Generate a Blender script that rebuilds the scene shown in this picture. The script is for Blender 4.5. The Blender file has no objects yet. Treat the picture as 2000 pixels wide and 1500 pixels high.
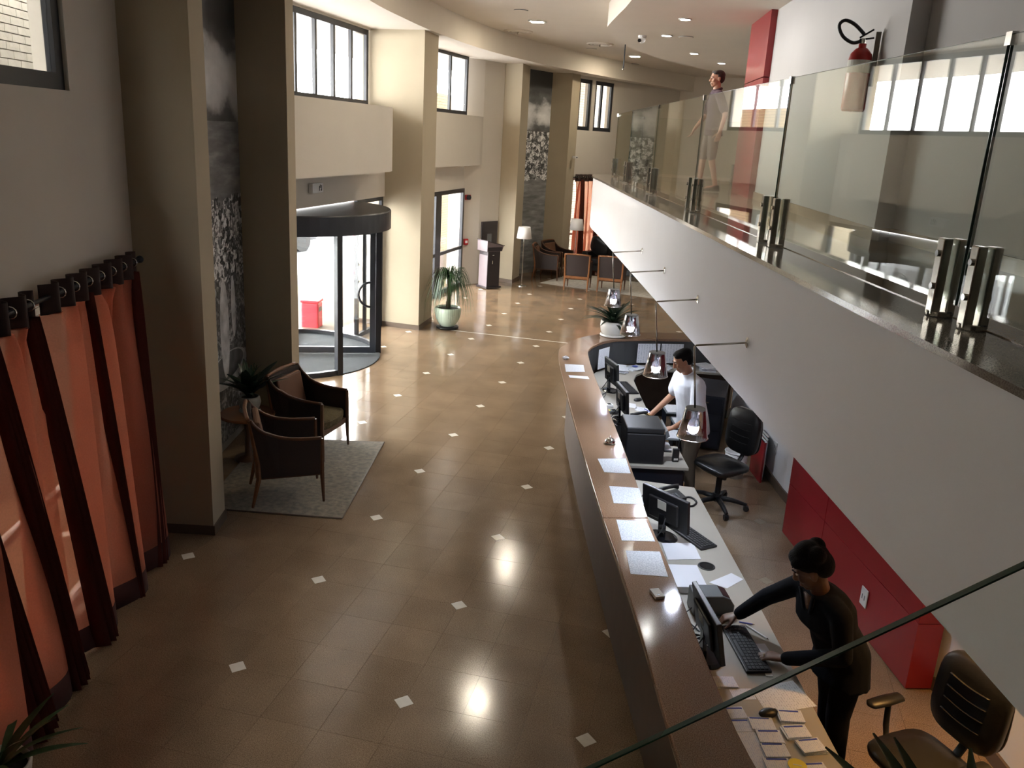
import bpy, math, random
from mathutils import Vector, Matrix
random.seed(7)
SC = bpy.context.scene
COL = SC.collection
R = math.radians
V = Vector

# ------------------------------------------------------------------ camera
def rotv(yaw, pitch, roll):
    fw = V((-math.sin(yaw)*math.cos(pitch), math.cos(yaw)*math.cos(pitch), -math.sin(pitch)))
    r = fw.cross(V((0, 0, 1))).normalized(); u = r.cross(fw)
    return math.cos(roll)*r + math.sin(roll)*u, -math.sin(roll)*r + math.cos(roll)*u, fw
CR, CU, CF = rotv(0.2146019, 0.2742595, 0.0581576)
CPOS = V((2.7944, -4.3163, 3.5833)); FPX = 1608.192
cam = bpy.data.cameras.new('camera'); camo = bpy.data.objects.new('camera', cam); COL.objects.link(camo)
m = Matrix((CR, CU, -CF)).transposed().to_4x4(); m.translation = CPOS
camo.matrix_world = m
cam.sensor_width = 36; cam.lens = FPX*36/2000; cam.shift_x = -18.851/2000; cam.shift_y = -32.4225/2000
cam.clip_start = 0.05; cam.clip_end = 200
SC.camera = camo
def px(p):
    d = V(p)-CPOS; z = d.dot(CF)
    if z <= 0.05: return (-9999, -9999, z)
    return (1018.851+FPX*d.dot(CR)/z, 717.578-FPX*d.dot(CU)/z, z)

# ------------------------------------------------------------------ world, exposure
w = bpy.data.worlds.new('world'); SC.world = w; w.use_nodes = True
bg = w.node_tree.nodes['Background']; bg.inputs[0].default_value = (1.0, 0.985, 0.96, 1); bg.inputs[1].default_value = 6.0
SC.view_settings.view_transform = 'Standard'; SC.view_settings.look = 'None'
SC.view_settings.gamma = 1; SC.view_settings.use_curve_mapping = False
SC.view_settings.exposure = 2.4
def portal(p0, p1, z0, z1, nrm):
    """daylight portal filling a window opening (Cycles portal: guides sky sampling, emits nothing itself)"""
    L = bpy.data.lights.new('daylight_portal', 'AREA'); L.shape = 'RECTANGLE'
    a = V((p0[0], p0[1], 0)); b = V((p1[0], p1[1], 0)); L.size = (b-a).length; L.size_y = z1-z0
    L.cycles.is_portal = True
    o = bpy.data.objects.new('daylight_portal', L); COL.objects.link(o)
    n = V((nrm[0], nrm[1], 0)).normalized(); x = (b-a).normalized(); zax = -n; y = zax.cross(x)
    mm = Matrix((x, y, zax)).transposed().to_4x4(); mm.translation = (a+b)/2+V((0, 0, (z0+z1)/2))
    o.matrix_world = mm

# ------------------------------------------------------------------ mesh helper
class MB:
    def __init__(s): s.v = []; s.f = []
    def add(s, vs, fs):
        n = len(s.v); s.v += [tuple(x) for x in vs]; s.f += [tuple(i+n for i in f) for f in fs]; return s
    def box(s, x0, x1, y0, y1, z0, z1):
        return s.prism([(x0, y0), (x1, y0), (x1, y1), (x0, y1)], z0, z1)
    def obox(s, c, ax, ay, az):
        c, ax, ay, az = V(c), V(ax), V(ay), V(az)
        vs = [c+i*ax+j*ay+k*az for k in (-1, 1) for (i, j) in ((-1, -1), (1, -1), (1, 1), (-1, 1))]
        return s.add(vs, [(3, 2, 1, 0), (4, 5, 6, 7), (0, 1, 5, 4), (1, 2, 6, 5), (2, 3, 7, 6), (3, 0, 4, 7)])
    def bar(s, a, b, w, h, up=(0, 0, 1)):
        a, b = V(a), V(b); d = (b-a); u = V(up)
        x = d.cross(u); x = x.normalized() if x.length > 1e-6 else V((1, 0, 0)); y = x.cross(d).normalized()
        return s.obox((a+b)/2, x*w/2, d/2, y*h/2)
    def prism(s, poly, z0, z1):
        ar = sum(poly[i-1][0]*poly[i][1]-poly[i][0]*poly[i-1][1] for i in range(len(poly)))
        if ar < 0: poly = poly[::-1]
        n = len(poly)
        vs = [(p[0], p[1], z0) for p in poly]+[(p[0], p[1], z1) for p in poly]
        fs = [tuple(range(n))[::-1], tuple(range(n, 2*n))]+[(i, (i+1) % n, (i+1) % n+n, i+n) for i in range(n)]
        return s.add(vs, fs)
    def strip(s, A, B, z0, z1):
        """solid band between polylines A and B (same length)"""
        n = len(A); vs = []
        for a, b in zip(A, B): vs += [(a[0], a[1], z0), (b[0], b[1], z0), (b[0], b[1], z1), (a[0], a[1], z1)]
        fs = []
        for i in range(n-1):
            k = 4*i
            for j in range(4): fs.append((k+j, k+(j+1) % 4, k+4+(j+1) % 4, k+4+j))
        fs += [(0, 3, 2, 1), (4*n-4, 4*n-3, 4*n-2, 4*n-1)]
        return s.add(vs, fs)
    def tube(s, pts, r, n=8, cap=True, flat=1.0):
        pts = [V(p) for p in pts]; k = len(pts); rs = r if isinstance(r, (list, tuple)) else [r]*k
        t0 = (pts[1]-pts[0]).normalized(); ref = V((0, 0, 1)) if abs(t0.z) < .9 else V((1, 0, 0))
        nx = t0.cross(ref).normalized(); vs = []; fs = []
        for i, p in enumerate(pts):
            t = (pts[min(i+1, k-1)]-pts[max(i-1, 0)]).normalized()
            nx = (nx-t*nx.dot(t)).normalized(); ny = t.cross(nx)
            for j in range(n):
                a = 2*math.pi*j/n; vs.append(p+rs[i]*(math.cos(a)*nx+flat*math.sin(a)*ny))
        for i in range(k-1):
            for j in range(n): fs.append((i*n+j, i*n+(j+1) % n, (i+1)*n+(j+1) % n, (i+1)*n+j))
        if cap: fs += [tuple(range(n))[::-1], tuple((k-1)*n+j for j in range(n))]
        return s.add(vs, fs)
    def cyl(s, a, b, r0, r1=None, n=16): return s.tube([a, b], [r0, r0 if r1 is None else r1], n)
    def lathe(s, prof, c=(0, 0, 0), n=28, ax=None):
        """profile of (radius, height); closed at both ends when radius > 0"""
        vs = []; fs = []; k = len(prof)
        for r, z in prof:
            for j in range(n):
                a = 2*math.pi*j/n; vs.append(V((r*math.cos(a), r*math.sin(a), z)))
        if ax is not None:
            q = V((0, 0, 1)).rotation_difference(V(ax)); vs = [q @ p for p in vs]
        vs = [p+V(c) for p in vs]
        for i in range(k-1):
            for j in range(n): fs.append((i*n+j, i*n+(j+1) % n, (i+1)*n+(j+1) % n, (i+1)*n+j))
        fs += [tuple(range(n))[::-1], tuple((k-1)*n+j for j in range(n))]
        return s.add(vs, fs)
    def ell(s, c, r, nu=14, nv=10, M=None):
        c = V(c); vs = []; fs = []
        for i in range(nv+1):
            th = math.pi*i/nv
            for j in range(nu):
                a = 2*math.pi*j/nu; p = V((r[0]*math.sin(th)*math.cos(a), r[1]*math.sin(th)*math.sin(a), r[2]*math.cos(th)))
                vs.append(c+(M @ p if M is not None else p))
        for i in range(nv):
            for j in range(nu): fs.append((i*nu+j, (i+1)*nu+j, (i+1)*nu+(j+1) % nu, i*nu+(j+1) % nu))
        return s.add(vs, fs)
    def cap(s, a, b, ra, rb, n=14):
        """tapered capsule"""
        a, b = V(a), V(b); t = (b-a).normalized(); L = (b-a).length
        pts = []; rs = []
        for q in (0.05, .4, .75): pts.append(a-t*ra*math.cos(math.asin(q))); rs.append(ra*q)
        for q in (0, .25, .5, .75, 1): pts.append(a+t*L*q); rs.append(ra+(rb-ra)*q)
        for q in (.75, .4, .05): pts.append(b+t*rb*math.cos(math.asin(q))); rs.append(rb*q)
        return s.tube(pts, rs, n)
    def loft(s, rings):
        n = len(rings[0]); k = len(rings); vs = [p for r in rings for p in r]; fs = []
        for i in range(k-1):
            for j in range(n): fs.append((i*n+j, i*n+(j+1) % n, (i+1)*n+(j+1) % n, (i+1)*n+j))
        fs += [tuple(range(n))[::-1], tuple((k-1)*n+j for j in range(n))]
        return s.add(vs, fs)
    def sheet(s, grid):
        n = len(grid[0]); vs = [p for r in grid for p in r]
        return s.add(vs, [(i*n+j, i*n+j+1, (i+1)*n+j+1, (i+1)*n+j) for i in range(len(grid)-1) for j in range(n-1)])
    def mesh(s, name, mat, smooth=False):
        me = bpy.data.meshes.new(name); me.from_pydata(s.v, [], s.f); me.update()
        if mat is not None: me.materials.append(mat)
        if smooth: me.polygons.foreach_set('use_smooth', [True]*len(me.polygons))
        return me
    def build(s, name, mat, parent=None, smooth=False, bevel=0, seg=2, loc=None, rot=None, solid=0, fix=True):
        o = bpy.data.objects.new(name, s.mesh(name, mat, smooth)); COL.objects.link(o)
        if fix:
            import bmesh
            b = bmesh.new(); b.from_mesh(o.data); bmesh.ops.recalc_face_normals(b, faces=b.faces); b.to_mesh(o.data); b.free()
        if parent is not None: o.parent = parent
        if loc is not None: o.location = loc
        if rot is not None: o.rotation_euler = rot
        if solid:
            mo = o.modifiers.new('thickness', 'SOLIDIFY'); mo.thickness = solid; mo.offset = 0
        if bevel:
            mo = o.modifiers.new('edge', 'BEVEL'); mo.width = bevel; mo.segments = seg; mo.limit_method = 'ANGLE'; mo.angle_limit = R(40)
            if smooth is False:
                pass
        return o

def tag(o, label=None, cat=None, group=None, kind=None):
    if label: o['label'] = label
    if cat: o['category'] = cat
    if group: o['group'] = group
    if kind: o['kind'] = kind
    return o
def thing(name, label, cat, loc=(0, 0, 0), rz=0, group=None):
    o = bpy.data.objects.new(name, None); COL.objects.link(o); o.empty_display_size = .1
    o.location = loc; o.rotation_euler = (0, 0, rz)
    return tag(o, label, cat, group)
def struct(o): o['kind'] = 'structure'; return o
def dup(root, loc=None, rz=None, label=None, group=None):
    r = root.copy(); COL.objects.link(r)
    if loc is not None: r.location = loc
    if rz is not None: r.rotation_euler = (0, 0, rz)
    if label: r['label'] = label
    if group: r['group'] = group
    for ch in list(root.children):
        c = ch.copy(); COL.objects.link(c); c.parent = r
        for g in ch.children:
            d = g.copy(); COL.objects.link(d); d.parent = c
    return r

# ------------------------------------------------------------------ materials
def nt(name):
    ma = bpy.data.materials.new(name); ma.use_nodes = True; t = ma.node_tree
    return ma, t, t.nodes['Principled BSDF'], t.nodes['Material Output']
def mat(name, col, rough=.5, metal=0, var=.06, scale=6, bump=0, bscale=60, spec=.5, sheen=0, coat=0):
    ma, t, b, o = nt(name); N = t.nodes; L = t.links
    tc = N.new('ShaderNodeTexCoord'); no = N.new('ShaderNodeTexNoise'); no.inputs['Scale'].default_value = scale; no.inputs['Detail'].default_value = 4
    L.new(tc.outputs['Object'], no.inputs['Vector'])
    mr = N.new('ShaderNodeMapRange'); mr.inputs[1].default_value = .25; mr.inputs[2].default_value = .75
    mr.inputs[3].default_value = 1-var; mr.inputs[4].default_value = 1+var; L.new(no.outputs['Fac'], mr.inputs[0])
    hs = N.new('ShaderNodeHueSaturation'); hs.inputs['Color'].default_value = (*col, 1); L.new(mr.outputs[0], hs.inputs['Value'])
    L.new(hs.outputs[0], b.inputs['Base Color'])
    b.inputs['Roughness'].default_value = rough; b.inputs['Metallic'].default_value = metal; b.inputs['Specular IOR Level'].default_value = spec
    if coat: b.inputs['Coat Weight'].default_value = coat; b.inputs['Coat Roughness'].default_value = .05
    if sheen: b.inputs['Sheen Weight'].default_value = sheen
    if bump:
        n2 = N.new('ShaderNodeTexNoise'); n2.inputs['Scale'].default_value = bscale; L.new(tc.outputs['Object'], n2.inputs['Vector'])
        bp = N.new('ShaderNodeBump'); bp.inputs['Strength'].default_value = bump; bp.inputs['Distance'].default_value = .01
        L.new(n2.outputs['Fac'], bp.inputs['Height']); L.new(bp.outputs[0], b.inputs['Normal'])
    return ma
def emit(name, col, s):
    ma, t, b, o = nt(name); b.inputs['Base Color'].default_value = (*col, 1)
    b.inputs['Emission Color'].default_value = (*col, 1); b.inputs['Emission Strength'].default_value = s; return ma
def glass(name, tint=(.93, .97, .95), ior=1.5, rough=0.0, extra=0.0):
    ma, t, b, o = nt(name); N = t.nodes; L = t.links; N.remove(b)
    tr = N.new('ShaderNodeBsdfTransparent'); tr.inputs[0].default_value = (*tint, 1)
    gl = N.new('ShaderNodeBsdfGlossy'); gl.inputs['Roughness'].default_value = rough; gl.inputs[0].default_value = (1, 1, 1, 1)
    fr = N.new('ShaderNodeFresnel'); ge = N.new('ShaderNodeNewGeometry')
    io = N.new('ShaderNodeMapRange'); io.inputs[3].default_value = ior; io.inputs[4].default_value = 1/ior      # same reflectance on both faces of a sheet
    L.new(ge.outputs['Backfacing'], io.inputs[0]); L.new(io.outputs[0], fr.inputs[0])
    ad = N.new('ShaderNodeMath'); ad.operation = 'ADD'; ad.inputs[1].default_value = extra; ad.use_clamp = True; L.new(fr.outputs[0], ad.inputs[0])
    mx = N.new('ShaderNodeMixShader'); L.new(ad.outputs[0], mx.inputs[0]); L.new(tr.outputs[0], mx.inputs[1]); L.new(gl.outputs[0], mx.inputs[2])
    L.new(mx.outputs[0], o.inputs[0]); return ma
def granite(name, c1, c2, c3, rough, scale=130, cell=None, cellvar=.16, blotch=.25):
    ma, t, b, o = nt(name); N = t.nodes; L = t.links
    ge = N.new('ShaderNodeNewGeometry')
    n1 = N.new('ShaderNodeTexNoise'); n1.inputs['Scale'].default_value = scale; n1.inputs['Detail'].default_value = 5; n1.inputs['Roughness'].default_value = .7
    L.new(ge.outputs['Position'], n1.inputs['Vector'])
    cr = N.new('ShaderNodeValToRGB'); e = cr.color_ramp.elements
    e[0].position = .36; e[0].color = (*c1, 1); e[1].position = .66; e[1].color = (*c3, 1); x = cr.color_ramp.elements.new(.5); x.color = (*c2, 1)
    L.new(n1.outputs['Fac'], cr.inputs[0])
    n2 = N.new('ShaderNodeTexNoise'); n2.inputs['Scale'].default_value = 2.2; n2.inputs['Detail'].default_value = 3; L.new(ge.outputs['Position'], n2.inputs['Vector'])
    mr = N.new('ShaderNodeMapRange'); mr.inputs[1].default_value = .3; mr.inputs[2].default_value = .7; mr.inputs[3].default_value = 1-blotch; mr.inputs[4].default_value = 1+blotch
    L.new(n2.outputs['Fac'], mr.inputs[0]); val = mr.outputs[0]
    if cell:
        sn = N.new('ShaderNodeVectorMath'); sn.operation = 'DIVIDE'; sn.inputs[1].default_value = (cell, cell, 100); L.new(ge.outputs['Position'], sn.inputs[0])
        fl = N.new('ShaderNodeVectorMath'); fl.operation = 'FLOOR'; L.new(sn.outputs[0], fl.inputs[0])
        wn = N.new('ShaderNodeTexWhiteNoise'); L.new(fl.outputs[0], wn.inputs['Vector'])
        m2 = N.new('ShaderNodeMapRange'); m2.inputs[3].default_value = 1-cellvar; m2.inputs[4].default_value = 1+cellvar; L.new(wn.outputs['Value'], m2.inputs[0])
        mu = N.new('ShaderNodeMath'); mu.operation = 'MULTIPLY'; L.new(val, mu.inputs[0]); L.new(m2.outputs[0], mu.inputs[1]); val = mu.outputs[0]
    hs = N.new('ShaderNodeHueSaturation'); L.new(cr.outputs[0], hs.inputs['Color']); L.new(val, hs.inputs['Value']); L.new(hs.outputs[0], b.inputs['Base Color'])
    r2 = N.new('ShaderNodeMapRange'); r2.inputs[1].default_value = .3; r2.inputs[2].default_value = .7; r2.inputs[3].default_value = rough*.8; r2.inputs[4].default_value = rough*1.3
    L.new(n2.outputs['Fac'], r2.inputs[0]); L.new(r2.outputs[0], b.inputs['Roughness'])
    return ma
def curtain_mat(name, col, trans=.62, clear=.0):
    ma, t, b, o = nt(name); N = t.nodes; L = t.links; N.remove(b)
    tc = N.new('ShaderNodeTexCoord'); wv = N.new('ShaderNodeTexNoise'); wv.inputs['Scale'].default_value = 90; L.new(tc.outputs['Object'], wv.inputs['Vector'])
    hs = N.new('ShaderNodeHueSaturation'); hs.inputs['Color'].default_value = (*col, 1)
    mr = N.new('ShaderNodeMapRange'); mr.inputs[3].default_value = .85; mr.inputs[4].default_value = 1.12; L.new(wv.outputs['Fac'], mr.inputs[0]); L.new(mr.outputs[0], hs.inputs['Value'])
    d = N.new('ShaderNodeBsdfDiffuse'); s = N.new('ShaderNodeBsdfTranslucent'); L.new(hs.outputs[0], d.inputs[0]); L.new(hs.outputs[0], s.inputs[0])
    mx = N.new('ShaderNodeMixShader'); mx.inputs[0].default_value = trans; L.new(d.outputs[0], mx.inputs[1]); L.new(s.outputs[0], mx.inputs[2])
    tr = N.new('ShaderNodeBsdfTransparent'); tr.inputs[0].default_value = (1, .72, .6, 1)
    m2 = N.new('ShaderNodeMixShader'); m2.inputs[0].default_value = clear; L.new(mx.outputs[0], m2.inputs[1]); L.new(tr.outputs[0], m2.inputs[2]); L.new(m2.outputs[0], o.inputs[0])
    return ma
def paper_mat(name, lines=70, ink=(.25, .28, .35), base=(.7, .72, .78), amount=.45, axis='Y'):
    """paper with rows of small illegible print"""
    ma, t, b, o = nt(name); N = t.nodes; L = t.links
    tc = N.new('ShaderNodeTexCoord'); w_ = N.new('ShaderNodeTexWave'); w_.bands_direction = axis; w_.inputs['Scale'].default_value = lines; w_.inputs['Distortion'].default_value = 0
    L.new(tc.outputs['Object'], w_.inputs['Vector'])
    n = N.new('ShaderNodeTexNoise'); n.inputs['Scale'].default_value = 90; L.new(tc.outputs['Object'], n.inputs['Vector'])
    a = N.new('ShaderNodeMath'); a.operation = 'GREATER_THAN'; a.inputs[1].default_value = .62; L.new(w_.outputs['Fac'], a.inputs[0])
    c = N.new('ShaderNodeMath'); c.operation = 'GREATER_THAN'; c.inputs[1].default_value = .5; L.new(n.outputs['Fac'], c.inputs[0])
    mu = N.new('ShaderNodeMath'); mu.operation = 'MULTIPLY'; L.new(a.outputs[0], mu.inputs[0]); L.new(c.outputs[0], mu.inputs[1])
    m3 = N.new('ShaderNodeMath'); m3.operation = 'MULTIPLY'; m3.inputs[1].default_value = amount; L.new(mu.outputs[0], m3.inputs[0])
    mx = N.new('ShaderNodeMix'); mx.data_type = 'RGBA'; mx.inputs['A'].default_value = (*base, 1); mx.inputs['B'].default_value = (*ink, 1); L.new(m3.outputs[0], mx.inputs['Factor'])
    L.new(mx.outputs['Result'], b.inputs['Base Color']); b.inputs['Roughness'].default_value = .75; return ma
def mural_mat(name, flip=0):
    """black and white print: dark sky with cloud banks, a calm bay, a dense town and a pale monument"""
    ma, t, b, o = nt(name); N = t.nodes; L = t.links
    ge = N.new('ShaderNodeNewGeometry'); sp = N.new('ShaderNodeSeparateXYZ'); L.new(ge.outputs['Position'], sp.inputs[0])
    def noise(sc, vec=None, det=6, st=(1, 1, 1)):
        mp = N.new('ShaderNodeMapping'); mp.inputs['Scale'].default_value = st; L.new(ge.outputs['Position'], mp.inputs[0])
        n = N.new('ShaderNodeTexNoise'); n.inputs['Scale'].default_value = sc; n.inputs['Detail'].default_value = det; L.new(mp.outputs[0], n.inputs['Vector']); return n.outputs['Fac']
    def mth(op, a, b_=None, clamp=False):
        q = N.new('ShaderNodeMath'); q.operation = op; q.use_clamp = clamp
        for i, x in enumerate((a, b_)):
            if x is None: continue
            if isinstance(x, (int, float)): q.inputs[i].default_value = x
            else: L.new(x, q.inputs[i])
        return q.outputs[0]
    def ramp(v, stops):
        c = N.new('ShaderNodeValToRGB'); els = c.color_ramp.elements
        els[0].position, els[0].color = stops[0][0], (*[stops[0][1]]*3, 1); els[1].position, els[1].color = stops[-1][0], (*[stops[-1][1]]*3, 1)
        for p, g in stops[1:-1]: x = els.new(p); x.color = (g, g, g, 1)
        L.new(v, c.inputs[0]); return c.outputs[0]
    def mixc(f, a, b_):
        x = N.new('ShaderNodeMix'); x.data_type = 'RGBA'; L.new(f, x.inputs['Factor']); L.new(a, x.inputs['A']); L.new(b_, x.inputs['B']); return x.outputs['Result']
    z = sp.outputs['Z']
    hz = (3.55, 2.75) if not flip else (3.70, 2.45)      # heights of the skyline and of the town's upper edge
    cl = noise(1.7, st=(1, 1, 1.6)); band = mth('SUBTRACT', 1, mth('MULTIPLY', mth('ABSOLUTE', mth('SUBTRACT', z, hz[0]+.42)), 1.35), True)
    sky = ramp(mth('ADD', mth('MULTIPLY', band, .42), mth('MULTIPLY', cl, .72)), [(.40, .05), (.56, .12), (.68, .55), (.88, .8)])
    sea = ramp(noise(2.2, st=(1, 1, 5)), [(.3, .12), (.55, .24), (.75, .4)])
    br = N.new('ShaderNodeTexVoronoi'); br.feature = 'F1'; br.distance = 'CHEBYCHEV'; br.inputs['Scale'].default_value = 11.0; L.new(ge.outputs['Position'], br.inputs['Vector'])
    v2 = N.new('ShaderNodeTexVoronoi'); v2.inputs['Scale'].default_value = 30; v2.distance = 'CHEBYCHEV'; L.new(ge.outputs['Position'], v2.inputs['Vector'])
    rgb = N.new('ShaderNodeRGBToBW'); L.new(br.outputs['Color'], rgb.inputs[0]); rg2 = N.new('ShaderNodeRGBToBW'); L.new(v2.outputs['Color'], rg2.inputs[0])
    town = ramp(mth('ADD', mth('MULTIPLY', rgb.outputs[0], .55), mth('MULTIPLY', rg2.outputs[0], .45)), [(.3, .03), (.45, .12), (.56, .35), (.66, .8)])
    edge = mth('ADD', z, mth('MULTIPLY', noise(3.0), .35))
    f1 = mth('GREATER_THAN', z, hz[0]); f2 = mth('GREATER_THAN', edge, hz[1]+.17)
    lower = ramp(mth('ADD', mth('MULTIPLY', noise(5), .6), mth('MULTIPLY', rg2.outputs[0], .4)), [(.35, .05), (.5, .14), (.60, .3), (.7, .55)])
    f3 = mth('GREATER_THAN', edge, hz[1]-.9+.17)
    if flip: c = mixc(f2, sea, town)
    else: c = mixc(f3, lower, town); c = mixc(f2, c, sea)
    c = mixc(f1, c, sky)
    if not flip:      # the pale monument: a tall fin over a round basin
        def blob(y0, z0, ry, rz):
            q = mth('ADD', mth('POWER', mth('DIVIDE', mth('SUBTRACT', sp.outputs['Y'], y0), ry), 2), mth('POWER', mth('DIVIDE', mth('SUBTRACT', z, z0), rz), 2)); return mth('LESS_THAN', q, 1)
        pale = ramp(noise(6), [(.3, .35), (.7, .8)])
        dark = ramp(noise(6), [(.3, .06), (.7, .2)])
        c = mixc(blob(3.62, .88, .62, .20), c, pale); c = mixc(blob(3.60, .92, .52, .15), c, dark); c = mixc(blob(3.55, 1.35, .14, .55), c, pale); c = mixc(blob(3.85, 1.55, .07, .35), c, pale)
    L.new(c, b.inputs['Base Color']); b.inputs['Roughness'].default_value = .45; return ma

M = {}
M['white'] = mat('white_plaster', (.62, .575, .51), .85, var=.02, scale=2, bump=.03, bscale=200)
M['gallery'] = mat('gallery_plaster', (.52, .505, .50), .85, var=.02, scale=2)
M['fascia'] = mat('fascia_plaster', (.82, .84, .88), .8, var=.015, scale=2)
M['ceil'] = mat('ceiling_plaster', (.70, .64, .56), .9, var=.02, scale=2)
M['beige'] = mat('beige_plaster', (.41, .35, .255), .85, var=.03, scale=2, bump=.03, bscale=200)
M['greige'] = mat('grey_plaster', (.30, .29, .26), .85, var=.03, scale=2)
M['tile'] = granite('floor_granite', (.115, .075, .045), (.225, .153, .095), (.335, .24, .16), .13, 150, .4, .055, .12)
M['inset'] = mat('inset_marble', (.75, .70, .62), .18, var=.05, scale=20)
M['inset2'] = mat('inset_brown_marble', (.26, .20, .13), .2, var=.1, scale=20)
M['grout'] = mat('grout', (.13, .094, .062), .9)
M['counter'] = granite('counter_granite', (.11, .055, .03), (.22, .125, .075), (.34, .22, .15), .10, 190, None, 0, .08)
M['ledge'] = granite('ledge_granite', (.10, .085, .07), (.20, .175, .15), (.30, .27, .24), .10, 170, None, 0, .1)
M['mezz'] = granite('mezzanine_granite', (.16, .115, .075), (.25, .185, .125), (.33, .26, .19), .09, 150, .6, .06, .08)
M['trim'] = mat('brown_trim', (.12, .085, .06), .4)
M['counterbody'] = mat('counter_panel', (.075, .048, .033), .55, var=.1, scale=9, spec=.25)
M['counterlip'] = mat('counter_lip', (.42, .33, .25), .25)
M['black'] = mat('black_metal', (.014, .016, .022), .38, var=.1)
M['plastic'] = mat('black_plastic', (.012, .012, .014), .42, var=.1)
M['gloss'] = mat('gloss_black', (.01, .01, .012), .12)
M['key'] = mat('key_plastic', (.022, .022, .025), .5)
M['greyplastic'] = mat('grey_plastic', (.12, .13, .14), .35)
M['desk'] = mat('desk_laminate', (.37, .345, .30), .4, var=.02)
M['deskedge'] = mat('desk_panel', (.05, .05, .052), .5)
M['navy'] = mat('navy_laminate', (.012, .014, .022), .35)
M['chrome'] = mat('chrome', (.78, .78, .76), .12, 1, var=.02)
M['steel'] = mat('brushed_steel', (.45, .43, .38), .22, 1, var=.05)
M['red'] = mat('red_lacquer', (.27, .014, .02), .32, var=.03)
M['redout'] = mat('red_paint', (.75, .03, .05), .5)
M['redext'] = mat('extinguisher_red', (.34, .008, .008), .3)
M['glass'] = glass('clear_glass', (.94, .97, .95), 1.5)
M['pane'] = glass('window_glass', (.97, .98, .98), 1.45)
M['railglass'] = glass('rail_glass', (.97, .985, .975), 1.18)
M['gedge'] = mat('glass_edge', (.02, .05, .035), .15)
M['smoke'] = glass('mirrored_glass', (.42, .40, .42), 1.5, .03, .25)
M['wood'] = mat('dark_wood', (.085, .032, .014), .3, var=.25, scale=14, coat=.3)
M['wood2'] = mat('brown_wood', (.19, .075, .028), .32, var=.25, scale=14, coat=.3)
M['tablewood'] = mat('table_wood', (.20, .07, .022), .28, var=.2, scale=8, coat=.3)
M['leather'] = mat('brown_upholstery', (.022, .013, .012), .5, bump=.1, bscale=120)
M['leather2'] = mat('tan_upholstery', (.16, .075, .04), .5, bump=.1, bscale=120)
M['olive'] = mat('olive_weave', (.13, .10, .045), .85, var=.45, scale=60, bump=.3, bscale=200)
M['blackleather'] = mat('black_leather', (.012, .012, .013), .38, bump=.15, bscale=30)
M['rug'] = mat('wool_rug', (.165, .135, .09), .95, var=.55, scale=22, bump=.6, bscale=160, sheen=.3)
M['rug2'] = mat('pale_rug', (.42, .39, .34), .95, var=.25, scale=12, bump=.4, bscale=160)
M['mat'] = mat('door_matting', (.045, .05, .055), .95, var=.3, scale=120, bump=.4, bscale=300)
M['curtain'] = curtain_mat('rust_sheer', (.74, .27, .18), .64, .30)
M['dimfold'] = curtain_mat('rust_sheer_dimmed', (.105, .03, .022), .18, 0)  # same cloth as the sheer, darkened for light lost in bunched layers
M['header'] = mat('curtain_header', (.035, .016, .012), .8)
M['hem'] = mat('curtain_hem', (.06, .014, .01), .85)
M['leaf'] = mat('leaf_green', (.025, .07, .022), .4, var=.35, scale=8)
M['leafdark'] = mat('leaf_dark', (.012, .032, .016), .38, var=.3, scale=8)
M['leaf2'] = mat('leaf_blue_green', (.03, .06, .045), .35, var=.35, scale=12)
M['bark'] = mat('bark', (.09, .06, .035), .9, bump=.5, bscale=40)
M['soil'] = mat('soil', (.02, .014, .01), .95, bump=.6, bscale=60)
M['potgreen'] = mat('celadon_glaze', (.55, .64, .52), .25, var=.1, scale=5)
M['potwhite'] = mat('white_glaze', (.66, .63, .58), .3, var=.06)
M['potgrey'] = mat('pale_glaze', (.36, .38, .34), .3, var=.08)
M['shade'] = mat('lamp_shade_fabric', (.74, .72, .70), .9)
M['plum'] = mat('plum_laminate', (.15, .122, .13), .3)
M['plumdark'] = mat('dark_laminate', (.022, .016, .018), .35)
M['paper'] = paper_mat('printed_paper', 38, base=(.66, .68, .73), amount=.8)
M['paper2'] = paper_mat('printed_form', 22, base=(.68, .69, .74), amount=.5)
M['blank'] = mat('blank_paper', (.68, .69, .74), .8, var=.02)
M['receipt'] = paper_mat('receipt_paper', 30, (.12, .22, .5), amount=.3)
M['yellow'] = mat('yellow_card', (.75, .6, .05), .6)
M['blue'] = mat('blue_ink', (.05, .08, .42), .5)
M['cardgrey'] = mat('box_card', (.62, .61, .56), .7)
M['whitepl'] = mat('white_plastic', (.72, .72, .72), .4)
M['brickw'] = mat('painted_brick', (.50, .47, .41), .9, var=.1, scale=9, bump=.3, bscale=40)
M['mortar'] = mat('mortar', (.12, .11, .09), .95)
M['brickb'] = mat('ochre_brick', (.55, .42, .26), .9, var=.12, scale=9, bump=.3, bscale=40)
M['pave'] = mat('outdoor_paving', (.42, .42, .43), .9, var=.1)
M['asphalt'] = mat('outdoor_asphalt', (.10, .10, .11), .9, var=.1)
M['skin1'] = mat('skin_tan', (.36, .17, .095), .5, var=.05, scale=20)
M['skin2'] = mat('skin_brown', (.13, .062, .036), .45, var=.06, scale=20)
M['skin3'] = mat('skin_fair', (.45, .24, .16), .5, var=.05, scale=20)
M['lip'] = mat('lips', (.18, .06, .05), .5)
M['hair'] = mat('black_hair', (.004, .0035, .0035), .7, spec=.15, bump=.5, bscale=140)
M['hair2'] = mat('dark_brown_hair', (.022, .015, .012), .55, bump=.5, bscale=140)
M['eyew'] = mat('eye_white', (.6, .58, .55), .3)
M['eyed'] = mat('eye_iris', (.012, .008, .006), .2)
M['shirt'] = mat('white_polo', (.72, .74, .80), .85, var=.06, scale=10, bump=.25, bscale=16)
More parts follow.
